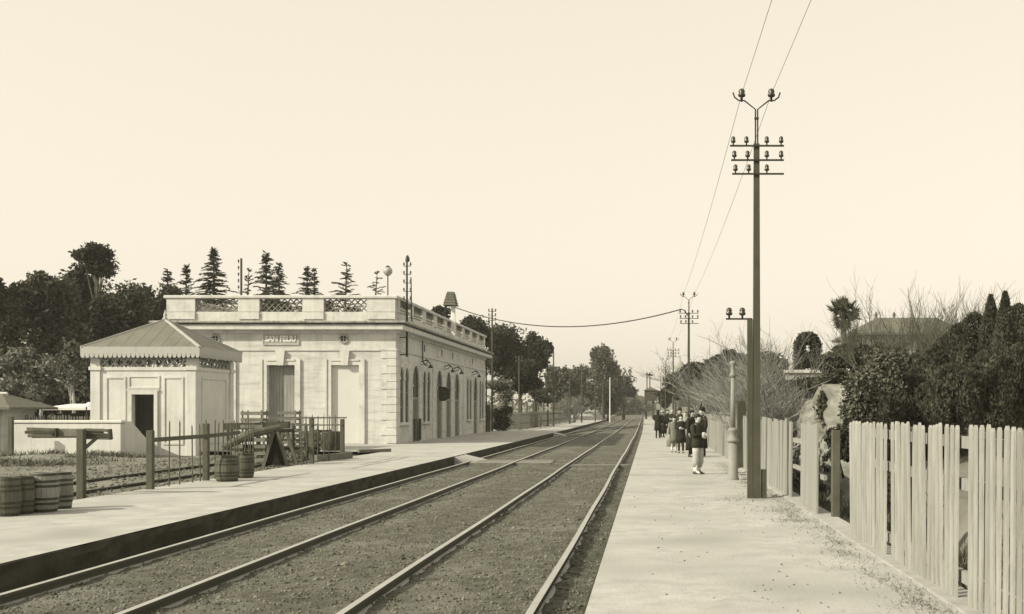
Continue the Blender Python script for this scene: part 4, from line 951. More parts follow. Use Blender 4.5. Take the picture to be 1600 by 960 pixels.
wood(151, 410, 88, 36, 27, 1900, .26, 'pine', 'tall umbrella pine standing above the wood', name='umbrella_pine', clumps_=12, trunk_r=.25)
wood(60, 585, 66, 52, 42, 3600, .22, 'shrub', 'pale leaved small tree in front of the left wood', group=GL_, clumps_=9, tm='pale_bark', trunk_r=.13)
wood(112, 575, 64, 30, 45, 1800, .2, 'shrub', 'pale stemmed sapling left of the kiosk', group=GL_, clumps_=6, tm='pale_bark', trunk_r=.13)
wood(8, 590, 68, 36, 38, 2200, .22, 'broad', 'low bushy tree behind the hut roof', group=GL_, clumps_=7)
wood(150, 590, 70, 34, 44, 2600, .22, 'broad', 'low dark bushy tree at the left kiosk wall', group=GL_, clumps_=8)

def conifer(u, vtop, vbase, Y, uw, label, dens=1.0, lean=0.0, gaps=.0):
    top = at(u, vtop, Y); g = at(u, vbase, Y); base = Vector((g.x, Y, -.3)); t = thing('conifer_tree', base, label, 'conifer', 'conifers behind the station roof')
    H = top.z - base.z; m_ = MB(); lx = lean * H
    m_.tube([base, base + Vector((0, 0, H * .6)), top + Vector((lx, 0, 0))], [.3, .16, .03], 7); m_.build('trunk', 'bark', t)
    W = uw * Y / F; bl = []; br = MB(); n = int(34 * dens); zlow = g.z; cexp = rnd(.6, 1.15); droop = rnd(-.3, .02)
    for i in range(n):
        f = (i + .5) / n; z = zlow + (top.z - zlow) * (f ** .9); ln0 = W * (1.02 - f) ** cexp + .12
        nb = 5
        for k in range(nb):
            if random.random() < gaps + .12: continue
            ln = ln0 * rnd(.4, 1.25)
            a = 6.28 * k / nb + i * 1.9 + rnd(-.5, .5); z += rnd(-.1, .1); c0 = Vector((base.x + lx * max(0, (z - base.z) / H - .6) * 2.5, Y, z)); tip = c0 + Vector((ln * math.cos(a), ln * math.sin(a), droop * ln + rnd(-.12, .3)))
            br.tube([c0, c0.lerp(tip, .5) + Vector((0, 0, .08 * ln)), tip], [.035, .02, .006], 3, False)
            dv = (tip - c0).normalized(); sd_ = dv.cross(Vector((0, 0, 1))).normalized()
            for q in np.linspace(.12, 1.0, max(4, int(ln / .13))):
                c = c0.lerp(tip, q) + Vector((0, 0, .08 * ln * 4 * q * (1 - q)))
                for sg in (-1, 1, 0):
                    e = (dv * rnd(.4, .9) + sd_ * sg * rnd(.5, 1) + Vector((0, 0, rnd(-.35, .25)))).normalized() * rnd(.16, .36) * (1.15 - .5 * q); wv = e.cross(Vector((rnd(-1, 1), rnd(-1, 1), rnd(-1, 1)))).normalized() * .045
                    bl.append(np.array([[c - wv, c + wv, c + e + wv * .4, c + e - wv * .4]]))
    br.build('branches', 'dark_twig', t); quads('needles', bl, 'pine', t, base); return t
conifer(264, 420, 520, 92, 26, 'leftmost thin conifer over the station parapet', .7, -.01, .2)
conifer(291, 416, 520, 96, 28, 'second conifer from the left over the parapet', .8, 0, .12)
conifer(334, 392, 500, 94, 44, 'tallest and densest conifer over the station parapet', 1.3)
conifer(384, 424, 500, 100, 22, 'sparse windblown conifer beside the thin roof pole', .5, .02, .45)
conifer(416, 396, 500, 100, 34, 'tall slim conifer over the middle of the parapet', 1.0, 0, .1)
conifer(436, 412, 500, 103, 30, 'conifer close behind the tall slim one', .8, .0, .15)
conifer(480, 420, 500, 104, 30, 'conifer with twin tips right of the parapet middle', .8, .0, .2)
conifer(491, 424, 500, 106, 24, 'thin conifer touching the twin tipped one', .6, .0, .3)
conifer(538, 412, 500, 104, 30, 'conifer left of the globe lamp with level branches', .7, .015, .25)
conifer(582, 428, 500, 108, 24, 'small windswept conifer just left of the globe lamp', .4, .03, .5)
p = at(377, 404, 62); t = thing('roof_pole', (p.x, 62, 5.9), 'thin pole with small insulators behind the left parapet', 'pole')
m = MB(); m.tube([(p.x, 62, 5.9), p], .06, 6); m.build('pole', 'pole_iron', t)
for k in range(5): inst(INS, 'insulator', t, (-.15, 0, p.z - 6.1 - k * .35), (0, 0, 0), (1.3, 1.3, 1.2))

for k in range(9):
    u = 275 + k * 40
    wood(u, 500 + 6 * (k % 3), 110 + 3 * (k % 2), 30, 34, 1500, .34, 'pine', ['leftmost', 'second', 'third', 'fourth', 'fifth', 'sixth', 'seventh', 'eighth', 'rightmost'][k] + ' low dark tree seen through the parapet lattice, counted from the left', group='low trees behind the station roof', clumps_=9)
for k, (u, v, Y) in enumerate(((25, 620, 72), (75, 628, 76), (125, 622, 74), (165, 615, 78))):
    wood(u, v, Y, 36, 32, 2600, .26, 'broad', ['leftmost', 'second', 'third', 'rightmost'][k] + ' undergrowth bush at the foot of the left wood', group='undergrowth of the left wood', clumps_=9, cat='bush', name='bush', trunk_r=.08)
# behind and past the station
GM = 'trees past the station'
for k, (u, v, Y, uw, vh, n, lab) in enumerate(((790, 545, 118, 50, 46, 6500, 'dense dark pine just past the station'), (838, 555, 124, 28, 38, 3600, 'dark pine with overhanging right edge past the station'), (742, 515, 112, 30, 24, 2600, 'dark pine top over the far end of the parapet'), (812, 590, 112, 40, 30, 3600, 'low dark pine under the dense one past the station'), (690, 492, 108, 18, 12, 900, 'leafy tree top peeping over the parapet by the tiled hood'))):
    wood(u, v, Y, uw, vh, n, .3, 'pine', lab, group=GM, clumps_=12, name='pine_tree')
wood(785, 612, 93, 26, 20, 1800, .16, 'shrub', 'pale leaved shrub at the far corner of the station', group=GM, clumps_=8, trunk_r=.06, tm='pale_bark', cat='shrub', name='shrub')
wood(784, 655, 91.5, 24, 22, 2200, .16, 'cypress', 'dark hedge bush at the far corner of the station', group=GM, clumps_=8, trunk_r=.06, cat='shrub', name='shrub')
wood(845, 618, 108, 24, 14, 1800, .16, 'cypress', 'dark clipped bush over the left picket fence', group=GM, clumps_=8, trunk_r=.06, cat='shrub', name='shrub')
GE = 'far trees left of the line'
wood(880, 612, 185, 30, 42, 3400, .5, 'euca', 'round far tree left of the eucalyptus', group=GE, clumps_=10)
wood(912, 610, 195, 32, 40, 2600, .5, 'euca', 'second round far tree touching the eucalyptus', group=GE, clumps_=10)
wood(942, 582, 215, 27, 44, 2600, .5, 'euca', 'tall eucalyptus with clumped crown left of the line', name='eucalyptus', clumps_=9, trunk_r=.4)
wood(974, 598, 225, 24, 28, 2400, .5, 'euca', 'right spreading lobe tree beside the eucalyptus', group=GE, clumps_=7, trunk_r=.35)
wood(950, 620, 220, 38, 30, 2600, .5, 'euca', 'low far tree below the eucalyptus', group=GE, clumps_=9)
# the far wooded slope that closes the view left of the line
bl = []
for i in range(46):
    f = i / 45; u = 965 + 48 * f; Y = 330 + 280 * f; vt = 612 + 26 * f ** .8; h = max(2.5, (641 - vt) * Y / F); c = at(u, 641, Y); bl.append(leaves((c.x - 2, Y, float(grade(Y)) + h * .45), (9, 10, h * .62 + 1.2), 420, .9, sd(), .3))
o = quads('far_wood', bl, 'euca', None, (0, 0, 0)); tag(o, 'far wooded slope falling to the line at the horizon', 'wood', kind='stuff')
bl = [leaves((x, 520 + rnd(-40, 40), rnd(2, 5)), (24, 10, rnd(5, 9)), 500, 1.2, sd(), .3) for x in list(np.arange(-420, -30, 26)) + list(np.arange(25, 420, 26))]
o = quads('horizon_wood', bl, 'euca', None, (0, 0, 0)); tag(o, 'dim woodland along the horizon behind everything', 'wood', kind='stuff')
# pale stone heap
hx, hy = np.linspace(-14, -7.6, 30), np.linspace(182, 250, 40)
def heap_z(X, Y): return -.4 + grade(Y) + 2.0 * smooth(1 - np.abs((X + 10.6) / 3.2) ** 2) * smooth(1 - np.abs((Y - 214) / 34) ** 2) + .35 * fbm(X * 1.1, Y * .7)
o = bpy.data.objects.new('spoil_heap', grid_mesh('spoil_heap', hx, hy, heap_z, 'kerb_stone', bend, False)); COL.objects.link(o); tag(o, 'pale heap of broken stone beyond the left platform end', 'heap')

def bare(name, base, h, w_, label, m='twig', seed=0, r0=.07, levels=4, stems=4, spread=.5, group=None, up=.35, cat='bare tree'):
    rr = random.Random(seed); base = Vector(base); t = thing(name, base, label, cat, group); tr = MB(); br = MB()
    def grow(p, d, ln, r, lv):
        n = 3; pts = [p]; dd = d.copy()
        for i in range(n):
            dd = (dd + Vector((rr.gauss(0, .16), rr.gauss(0, .16), rr.gauss(.04, .08)))).normalized(); pts.append(pts[-1] + dd * ln / n)
        (tr if lv == levels else br).tube(pts, [r, r * .85, r * .7, r * .5], 5 if lv == levels else 3, False)
        if lv == 0: return
        for k in range(rr.randint(3, 5) if lv > 1 else rr.randint(2, 4)):
            f = rr.uniform(.35, 1); i = min(n - 1, int(f * n)); q = pts[i].lerp(pts[i + 1], f * n - i)
            nd = (dd + Vector((rr.gauss(0, spread), rr.gauss(0, spread), rr.gauss(up * .5, spread * .6)))).normalized()
            grow(q, nd, ln * rr.uniform(.5, .8), r * .55, lv - 1)
    for s in range(stems):
        a = rr.uniform(0, 6.28); d = Vector((w_ / h * .8 * math.cos(a), w_ / h * .8 * math.sin(a), 1)).normalized(); grow(base + Vector((.15 * math.cos(a), .15 * math.sin(a), -.2)), d, h * .42, r0, levels)
    tr.build('trunk', m, t); br.build('branches', m, t); return t
gz = lambda x, y: float(ground_z(np.array(x), np.array(y)))
for k, (u, v, Y, X, h, w_, lab) in enumerate(((0, 0, 33, 3.7, 3.6, 1.6, 'bare pale shrub behind the boards right of the nearest pole'), (0, 0, 38, 3.9, 4.6, 1.8, 'tall bare shrub behind the lamp pillar'), (0, 0, 44, 3.8, 4.4, 2.0, 'bare spreading shrub behind the waiting people'), (0, 0, 52, 3.9, 4.4, 2.2, 'farther bare shrub left of the lamp pillar'), (0, 0, 35.5, 3.5, 2.6, 1.0, 'low bare shrub left of the rock face'), (0, 0, 62, 4.4, 4.2, 2.2, 'bare tree farthest along the right bank'))):
    bare('bare_shrub', (X, Y, gz(X, Y)), h * 1.35, w_, lab, 'twig', 40 + k, .06, 4, 6, .5, 'bare shrubs behind the board fence', cat='bare shrub')
for k, (u, vt, Y, h, lab) in enumerate(((1385, 455, 46, 4.6, 'bare tree before the villa roof, leftmost'), (1432, 462, 48, 4.2, 'bare tree before the middle of the villa roof'), (1462, 448, 42, 4.6, 'bare tree at the right end of the villa roof'), (1510, 452, 40, 4.3, 'bare tree left of the two pointed cypresses'), (1575, 440, 36, 4.6, 'bare tree at the right picture edge above the cypresses'))):
    top = at(u, vt, Y); bare('bare_tree', (top.x, Y, top.z - h * 1.05), h * 1.3, 2.2, lab, 'dark_twig', 70 + k, .034, 3, 9, .36, 'bare trees around the villa')
bare('bare_tree', at(1360, 590, 31) + Vector((0, 0, 0)), 2.2, 1.8, 'bare arching bush above the rock face', 'dark_twig', 91, .03, 3, 7, .4, cat='bare shrub')
p = at(895, 640, 150); bare('bare_tree', (p.x, 150, 0), 4.6, 4.2, 'hazy bare tree over the left platform fence', 'twig', 95, .1, 4, 9, .5)
p = at(1110, 640, 75); bare('bare_tree', (p.x, 75, 0), 6.2, 3, 'bare tree standing behind the second pole', 'twig', 96, .1, 4, 5, .5)
# dark evergreens along the right bank far off
GR = 'dark evergreens on the right bank'
for u, v, Y, uw, vh, lab in ((1085, 590, 105, 30, 30, 'dark evergreen behind the second telegraph pole'), (1055, 605, 140, 26, 24, 'dark evergreen by the third telegraph pole'), (1120, 580, 90, 34, 28, 'dark evergreen above the bare shrubs'), (1160, 575, 84, 36, 26, 'dark evergreen behind the nearest pole'), (1205, 572, 74, 34, 24, 'dark evergreen left of the clipped arch')):
    wood(u, v, Y, uw, vh, 3200, .26, 'pine', lab, group=GR, clumps_=10)
wood(1038, 622, 175, 16, 14, 1500, .35, 'pine', 'small dark evergreen beside the signal hut', group=GR, clumps_=7)
t = thing('garden_turret', at(1062, 600, 150), 'small pale domed turret above the right hand trees', 'turret'); p = at(1062, 600, 150)
m = MB(); m.lathe([(1.0, -3), (1.0, 1.4), (1.15, 1.5), (.95, 1.7), (.8, 2.3), (.35, 2.9), (.12, 3.0), (.1, 3.6), (.02, 3.8)], p, 12); m.build('dome', 'sign_grey', t, True)

# cypress hedge behind the near fence
def cypress(x, y, zb, h, r, label, n=4200, m='cypress', seed=None, leaf=.058, blunt=False):
    t = thing('cypress_tree', (x, y, zb), label, 'cypress', 'cypresses behind the picket fence'); mb_ = MB(); mb_.tube([(x, y, zb - .2), (x, y, zb + h * .9)], [.1, .02], 6); mb_.build('trunk', 'bark', t)
    mb_ = MB(); n_ = 10
    core = [(r * .66 * (1 - (k / 8) ** 5) ** .5 + .02, h * .94 * k / 8 + .05) for k in range(9)] if blunt else [(r * .62 * math.sin(math.pi * min(1, (k / 8) ** .6)) + .02, h * .94 * k / 8 + .05) for k in range(9)]
    mb_.lathe(core, (x, y, zb), n_); mb_.build('inner_foliage', 'cypress', t)
    g = np.random.default_rng(sd()); f = g.random(n) ** .85; prof = r * (np.sin(np.pi * np.clip(.08 + f * .92, 0, 1) ** .6) ** .8) * (.72 + .28 * np.sqrt(g.random(n))); a = g.uniform(0, 6.28, n)
    if blunt: prof = r * (1 - np.clip(f, 0, 1) ** 5) ** .55 * (.7 + .34 * np.sqrt(g.random(n)))
    q0 = g.uniform(0, 6.28, 3); rag = 1 + .2 * np.sin(a * 5 + f * 17 + q0[0]) * np.sin(f * 23 + a * 3 + q0[1]) + .14 * np.sin(a * 3 - f * 9 + q0[2])
    P = np.stack([x + prof * rag * np.cos(a), y + prof * rag * np.sin(a), zb + f * h + .02], -1)
    d = np.stack([.45 * np.cos(a), .45 * np.sin(a), np.full(n, 1.)], -1) + g.normal(0, .35, (n, 3)); d /= np.linalg.norm(d, axis=1, keepdims=True)
    b = np.cross(d, g.normal(size=(n, 3))); b /= np.linalg.norm(b, axis=1, keepdims=True); s = leaf * g.uniform(.6, 1.5, (n, 1))
    quads('foliage', [np.stack([P - d * s * .3, P + b * s * .35, P + d * s, P - b * s * .35], 1)], m, t, (x, y, zb)); return t
cyp = [(1548, 464, 27, 'tall pointed cypress, left one of the two highest'), (1571, 459, 26, 'tallest pointed cypress at the right picture edge'), (1518, 492, 28, 'cypress just left of the two highest ones'), (1492, 500, 29, 'blunt cypress below the villa roof right end'), (1462, 538, 28, 'short cypress under the villa eaves'), (1432, 530, 29, 'slim cypress before the villa wall'), (1534, 540, 24, 'front cypress behind the widest fence panel'), (1500, 560, 23.5, 'front cypress second from the right behind the fence'), (1468, 570, 23.5, 'front cypress third from the right behind the fence'), (1438, 575, 24, 'front cypress fourth from the right behind the fence'), (1408, 570, 25, 'leftmost front cypress beside the glossy shrub'), (1580, 520, 23, 'front cypress cut by the right edge'), (1600, 500, 26, 'cypress mostly beyond the right edge')]
for u, vt, Y, lab in cyp[:2]:
    p = at(u, vt, Y); zb = -.5; cypress(p.x, Y, zb, p.z - zb, .55, lab, 13000)
ORD = ['first', 'second', 'third', 'fourth', 'fifth', 'sixth', 'seventh', 'eighth', 'ninth', 'tenth']
for k, (u, vt) in enumerate(((1405, 572), (1432, 556), (1458, 548), (1480, 528), (1500, 508), (1522, 492), (1560, 500), (1592, 478))):
    Y = 27.5 + .7 * (k % 2); p = at(u, vt, Y); cypress(p.x, Y, -.5, p.z + .5, .62, ORD[k] + ' cypress from the left in the back row of the dark hedge', 10000, blunt=True)
for k, (u, vt) in enumerate(((1400, 612), (1428, 590), (1458, 598), (1486, 572), (1514, 580), (1542, 552), (1570, 560), (1596, 540))):
    Y = 24.3 + .6 * (k % 2); p = at(u, vt, Y); cypress(p.x, Y, -.5, p.z + .5, .6, ORD[k] + ' cypress from the left in the front row of the dark hedge', 10000, blunt=True)

for k, (u, v, Y, uw, vh, lab) in enumerate(((1385, 562, 33, 40, 26, 'dark evergreen mass under the villa'), (1330, 560, 36, 30, 22, 'dark garden bush between arch and villa'), (1300, 570, 40, 26, 18, 'dark garden bush right of the retaining wall'), (1470, 590, 30, 50, 40, 'dark evergreen mass behind the front cypresses'), (1400, 600, 29, 36, 40, 'dark evergreen filling behind the glossy shrub'), (1560, 590, 29, 40, 50, 'dark evergreen behind the right hand cypresses'))):
    c = at(u, v, Y); t = tree('evergreen_bush', (c.x, Y, max(-.6, c.z - vh * Y / F - .8)), c, uw * Y / F, vh * Y / F, 8000, .075, 'cypress', lab, 'bush', 'evergreens on the garden bank', clumps_=12, trunk_r=.07)
c = at(1350, 625, 23); tree('glossy_shrub', (c.x, 23, -.7), c, .55, .75, 3600, .075, 'glossy', 'glossy leaved shrub spilling over the rock behind the fence', 'shrub', clumps_=12, trunk_r=.05)
c = at(1378, 600, 24.5); tree('glossy_shrub', (c.x, 24.5, -.7), c, .5, .7, 3000, .075, 'glossy', 'second glossy shrub between the rock and the cypresses', 'shrub', clumps_=12, trunk_r=.05)
for k, (u, v, Y, w_, h) in enumerate(((1262, 605, 36, .8, .45), (1225, 610, 40, .9, .5), (1300, 600, 33, .7, .4), (1318, 690, 25, .35, .5), (1290, 640, 29, .3, .55), (1306, 720, 27, .3, .4))):
    c = at(u, v, Y); tree('ivy_bush', (c.x, Y, c.z - h), c, w_, h, 1900, .09, 'cypress', ['dark ivy hanging below the retaining wall', 'dark ivy left of the retaining wall', 'dark ivy over the top of the rock face', 'small creeper in the gap of the fence', 'ivy strand hanging down the middle of the rock face', 'low bush at the foot of the rock face'][k], 'bush', 'creepers on the rock face', clumps_=8, trunk_r=.03)
# rock face proud of the bank
def rock(name, y0, y1, x, z1, label, seed):
    nx = 110; nz = 64; ys = np.linspace(y0, y1, nx); zs = np.linspace(-1.0, z1, nz); Yg, Zg = np.meshgrid(ys, zs)
    Zg = -1 + (Zg + 1) * smooth((Yg - y0 + .2) / 4.5) * smooth((y1 + 1.5 - Yg) / 4)
    Xg = x + .35 * (Zg / 3) + .9 * fbm(Yg * .8 + seed, Zg * .8) + .35 * np.abs(fbm(Yg * 2.4, Zg * 2.0 + seed)) + .3 * np.abs(fbm(Yg * 5 + seed, Zg * 3.2)) + .16 * fbm(Yg * 11, Zg * 9) + .05 * np.floor(3 * vnoise(Yg * 1.7, Zg * 2.6 + seed))
    V = np.stack([Xg, Yg, Zg], -1).reshape(-1, 3); i = (np.arange(nz - 1)[:, None] * nx + np.arange(nx - 1)[None]).ravel(); f = np.stack([i, i + nx, i + nx + 1, i + 1], 1)
    # close the back so that it is a solid block
    B = V.copy(); B[:, 0] = x + 2.2; n = len(V); f2 = f[:, ::-1] + n
    tz = (nz - 1) * nx; top = np.array([[tz + k, n + tz + k, n + tz + k + 1, tz + k + 1] for k in range(nx - 1)]); s1 = np.array([[k * nx, n + k * nx, n + (k + 1) * nx, (k + 1) * nx] for k in range(nz - 1)]); s2 = s1[:, ::-1] + nx - 1
    o = bpy.data.objects.new(name, np_mesh(name, np.concatenate([V, B]), np.concatenate([f, f2, top, s1, s2]), 'rock')); COL.objects.link(o); tag(o, label, 'rock')
rock('rock_face', 24.5, 34, 4.15, 2.25, 'pale cut rock face seen through the fence gap', 3)
rock('rock_face', 34.2, 47, 4.5, 2.1, 'farther rock face under the retaining wall', 11)
WL = at(1260, 590, 42); m = MB(); m.box(5.0, 6.6, 41.8, 42.3, 1.8, 2.95); RW = thing('retaining_wall', (5.8, 42, 1.8), 'short pale retaining wall with coping above the rock', 'wall'); m.build('wall', 'kerb_stone', RW)
m = MB(); m.box(4.92, 6.68, 41.72, 42.38, 2.95, 3.06); m.build('coping', 'trim', RW)
# clipped arch
AC = at(1262, 575, 46); t = thing('topiary_arch', (AC.x, 46, AC.z - .3), 'clipped dark hedge arch on the garden terrace', 'hedge'); bl = []
for k in range(15):
    a = math.pi * k / 14; bl.append(leaves((AC.x + .32 * math.cos(a), 46, AC.z + .8 + .42 * math.sin(a)), (.25, .3, .25), 420, .05, sd(), .3))
for s in (-1, 1):
    for k in range(6): bl.append(leaves((AC.x + s * .33, 46, AC.z + k * .17), (.27, .3, .2), 420, .05, sd(), .3))
for k in range(4): bl.append(leaves((AC.x + rnd(-.1, .1), 46.1, AC.z + .1 + .14 * k), (.3, .3, .16), 420, .05, sd(), .2))
quads('foliage', bl, 'cypress', t, (AC.x, 46, AC.z - .3))
m = MB(); m.tube([(AC.x - .37, 46, AC.z - .4), (AC.x - .36, 46, AC.z + .9)], .04, 5); m.tube([(AC.x + .37, 46, AC.z - .4), (AC.x + .36, 46, AC.z + .9)], .04, 5); m.build('stem', 'bark', t)
# fan palm
pc = at(1318, 490, 56); pb = Vector((pc.x, 56, 2.3)); PT = thing('palm_tree', pb, 'fan palm with round crown left of the villa', 'palm')
m = MB(); m.tube([pb - Vector((0, 0, .4)), pb.lerp(pc, .5), pc - Vector((0, 0, .1))], [.16, .13, .15], 8); m.build('trunk', 'bark', PT)
m = MB()
for k in range(13):
    a = math.pi * 1.1 * (k / 12 - .5); d = Vector((math.sin(a), 0, math.cos(a))); s = Vector((d.z, 0, -d.x)); b0 = Vector((0, 0, .36)); q = rnd(.85, 1.1); m.add([b0 - s * .01, b0 + d * .2 * q - s * .024, b0 + d * .4 * q + Vector((0, .07, -.03)), b0 + d * .2 * q + s * .024, b0 + s * .01], [(0, 1, 2, 3, 4)])
m.bar((0, 0, 0), (0, 0, .4), .02, .02); FR = m.mesh('frond', 'palm')
for i in range(58):
    el = rnd(-.8, 1.5); az = i * 2.4 + rnd(-.3, .3); o = inst(FR, 'frond', PT, pc - pb, (0, 0, 0), ((rnd(1.0, 1.4) if i < 34 else rnd(.4, .75)),) * 3)
    o.rotation_euler = (Matrix.Rotation(az, 3, 'Z') @ Matrix.Rotation(math.pi / 2 - el, 3, 'Y') @ Matrix.Rotation(rnd(-1.9, 1.9), 3, 'Z')).to_euler()
for i in range(12):
    o = inst(FR, 'dead_frond', PT, pc - pb + Vector((0, 0, -.2)), (0, 0, 0), (rnd(.8, 1.1),) * 3)
    o.rotation_euler = (Matrix.Rotation(i * .7, 3, 'Z') @ Matrix.Rotation(math.pi / 2 + rnd(.9, 1.35), 3, 'Y') @ Matrix.Rotation(rnd(-1.5, 1.5), 3, 'Z')).to_euler()
# villa with hipped roof
VY = 60; v0 = at(1331, 524, VY); v1 = at(1494, 524, VY); zt_ = at(0, 497, VY + 3).z
VI = thing('villa', ((v0.x + v1.x) / 2, VY, 2.2), 'low villa with hipped tile roof half hidden in the right garden', 'villa')
m = MB(); m.box(v0.x + .7, v1.x - .5, VY + .6, VY + 6, 1.5, v0.z); m.build('wall', 'kiosk_plaster', VI)
m = MB(); zc = v0.z; m.loft([[(v0.x, VY, zc), (v1.x + .6, VY, zc), (v1.x + .6, VY + 6.6, zc), (v0.x, VY + 6.6, zc)], [(v0.x, VY, zc + .12), (v1.x + .6, VY, zc + .12), (v1.x + .6, VY + 6.6, zc + .12), (v0.x, VY + 6.6, zc + .12)], [(v0.x + 1.9, VY + 2.9, zt_), (v1.x - .3, VY + 2.9, zt_), (v1.x - .3, VY + 3.7, zt_), (v0.x + 1.9, VY + 3.7, zt_)]]); rf = m.build('roof', 'tile', VI)
for x in (v0.x + 1.9, v0.x + 2.9): m = MB(); m.lathe([(.1, 0), (.06, .1), (.1, .2), (.02, .36)], (x, VY + 3.3, zt_), 8); m.build('roof_urn', 'tile', rf)
for k in range(4): x = v0.x + 1.3 + k * 1.15; m = MB(); m.box(x, x + .5, VY + .56, VY + .598, zc - 1.6, zc - .35); m.build('window', 'glass', VI)

# ------------------------------------------------------------------ people
def ell(cx, cy, z, rx, ry, n=14, tilt=0): return [(cx + rx * math.cos(2 * math.pi * k / n), cy + ry * math.sin(2 * math.pi * k / n), z) for k in range(n)]
def body_mesh(h, J, hands=True):
    V = []; E_ = []; Rr = []
    def v(p, r): V.append(tuple(c * h for c in p)); Rr.append(r * h); return len(V) - 1
    pel = v((0, 0, .53), .07); sp = v((0, 0, .63), .066); ch = v((0, .0, .74), .08); nb = v((0, .005, .83), .045); nk = v((0, 0, .862), .032)
    hd = v((0, -.008, .905), .05); hu = v((0, -.004, .95), .055); ht = v((0, 0, .985), .036); no = v((0, -.066, .915), .012)
    E_ += [(pel, sp), (sp, ch), (ch, nb), (nb, nk), (nk, hd), (hd, hu), (hu, ht), (hd, no)]
    for s in (-1, 1):
        k_ = 'L' if s < 0 else 'R'
        hp = v((s * .05, 0, .5), .05); kn = v((s * .052 + J.get('kx' + k_, 0), J.get('ky' + k_, -.01), .28), .034); an = v((s * .055 + J.get('ax' + k_, 0), J.get('ay' + k_, .01), .045), .022); toe = v((s * .06 + J.get('ax' + k_, 0), J.get('ay' + k_, .01) - .085, .02), .02)
        E_ += [(pel, hp), (hp, kn), (kn, an), (an, toe)]
        sh = v((s * .1, .005, .805), .04); el = v(J['el' + k_], .027); wr = v(J['wr' + k_], .019)
        E_ += [(ch, sh), (sh, el), (el, wr)]
    me = bpy.data.meshes.new('body'); me.from_pydata(V, E_, []); o = bpy.data.objects.new('body', me); COL.objects.link(o)
    o.modifiers.new('skin', 'SKIN'); o.modifiers.new('sub', 'SUBSURF').levels = 2
    if not me.skin_vertices: me.attributes.new if False else None
    bpy.context.view_layer.objects.active = o
    for i, d in enumerate(me.skin_vertices[0].data): d.radius = (Rr[i], Rr[i]); d.use_root = (i == 0)
    bpy.context.view_layer.update()
    ev = bpy.data.meshes.new_from_object(o.evaluated_get(bpy.context.evaluated_depsgraph_get())); bpy.data.objects.remove(o)
    # five fingers on each hand, rooted in the palm
    mb = MB(); mb.v = [tuple(q.co) for q in ev.vertices]; mb.f = [tuple(p_.vertices) for p_ in ev.polygons]
    for k_ in 'LR':
        e = Vector(J['el' + k_]) * h; w_ = Vector(J['wr' + k_]) * h; d = (w_ - e).normalized(); side = d.cross(Vector((0, -1, .3))).normalized(); pal = w_ + d * .05 * h
        mb.loft([[w_ + side * a * .02 * h + side.cross(d) * b * .01 * h for a, b in ((-1, -1), (1, -1), (1, 1), (-1, 1))], [pal + side * a * .026 * h + side.cross(d) * b * .009 * h for a, b in ((-1, -1), (1, -1), (1, 1), (-1, 1))]])
        nrm = side.cross(d)
        for q, ln in ((-1, .034), (-.35, .042), (.3, .04), (.95, .032)):
            a = pal + side * q * .02 * h; mb.tube([a, a + d * ln * .5 * h, a + (d * .85 + nrm * .35) * ln * h], [.0065 * h, .006 * h, .004 * h], 5)
        a = w_ + d * .015 * h + side * .022 * h; mb.tube([a, a + (d * .6 + side * .7) * .022 * h, a + (d * 1.3 + side * .8) * .028 * h], [.008 * h, .007 * h, .005 * h], 5)
    return mb
ARM_DOWN = dict(elL=(-.135, .01, .64), wrL=(-.14, -.03, .5), elR=(.135, .01, .64), wrR=(.14, -.03, .5))
ARM_FRONT = dict(elL=(-.135, -.01, .66), wrL=(-.04, -.13, .66), elR=(.135, -.01, .66), wrR=(.05, -.13, .64))
ARM_BAG = dict(elL=(-.14, .0, .65), wrL=(-.13, -.06, .53), elR=(.13, -.02, .65), wrR=(.06, -.12, .62))
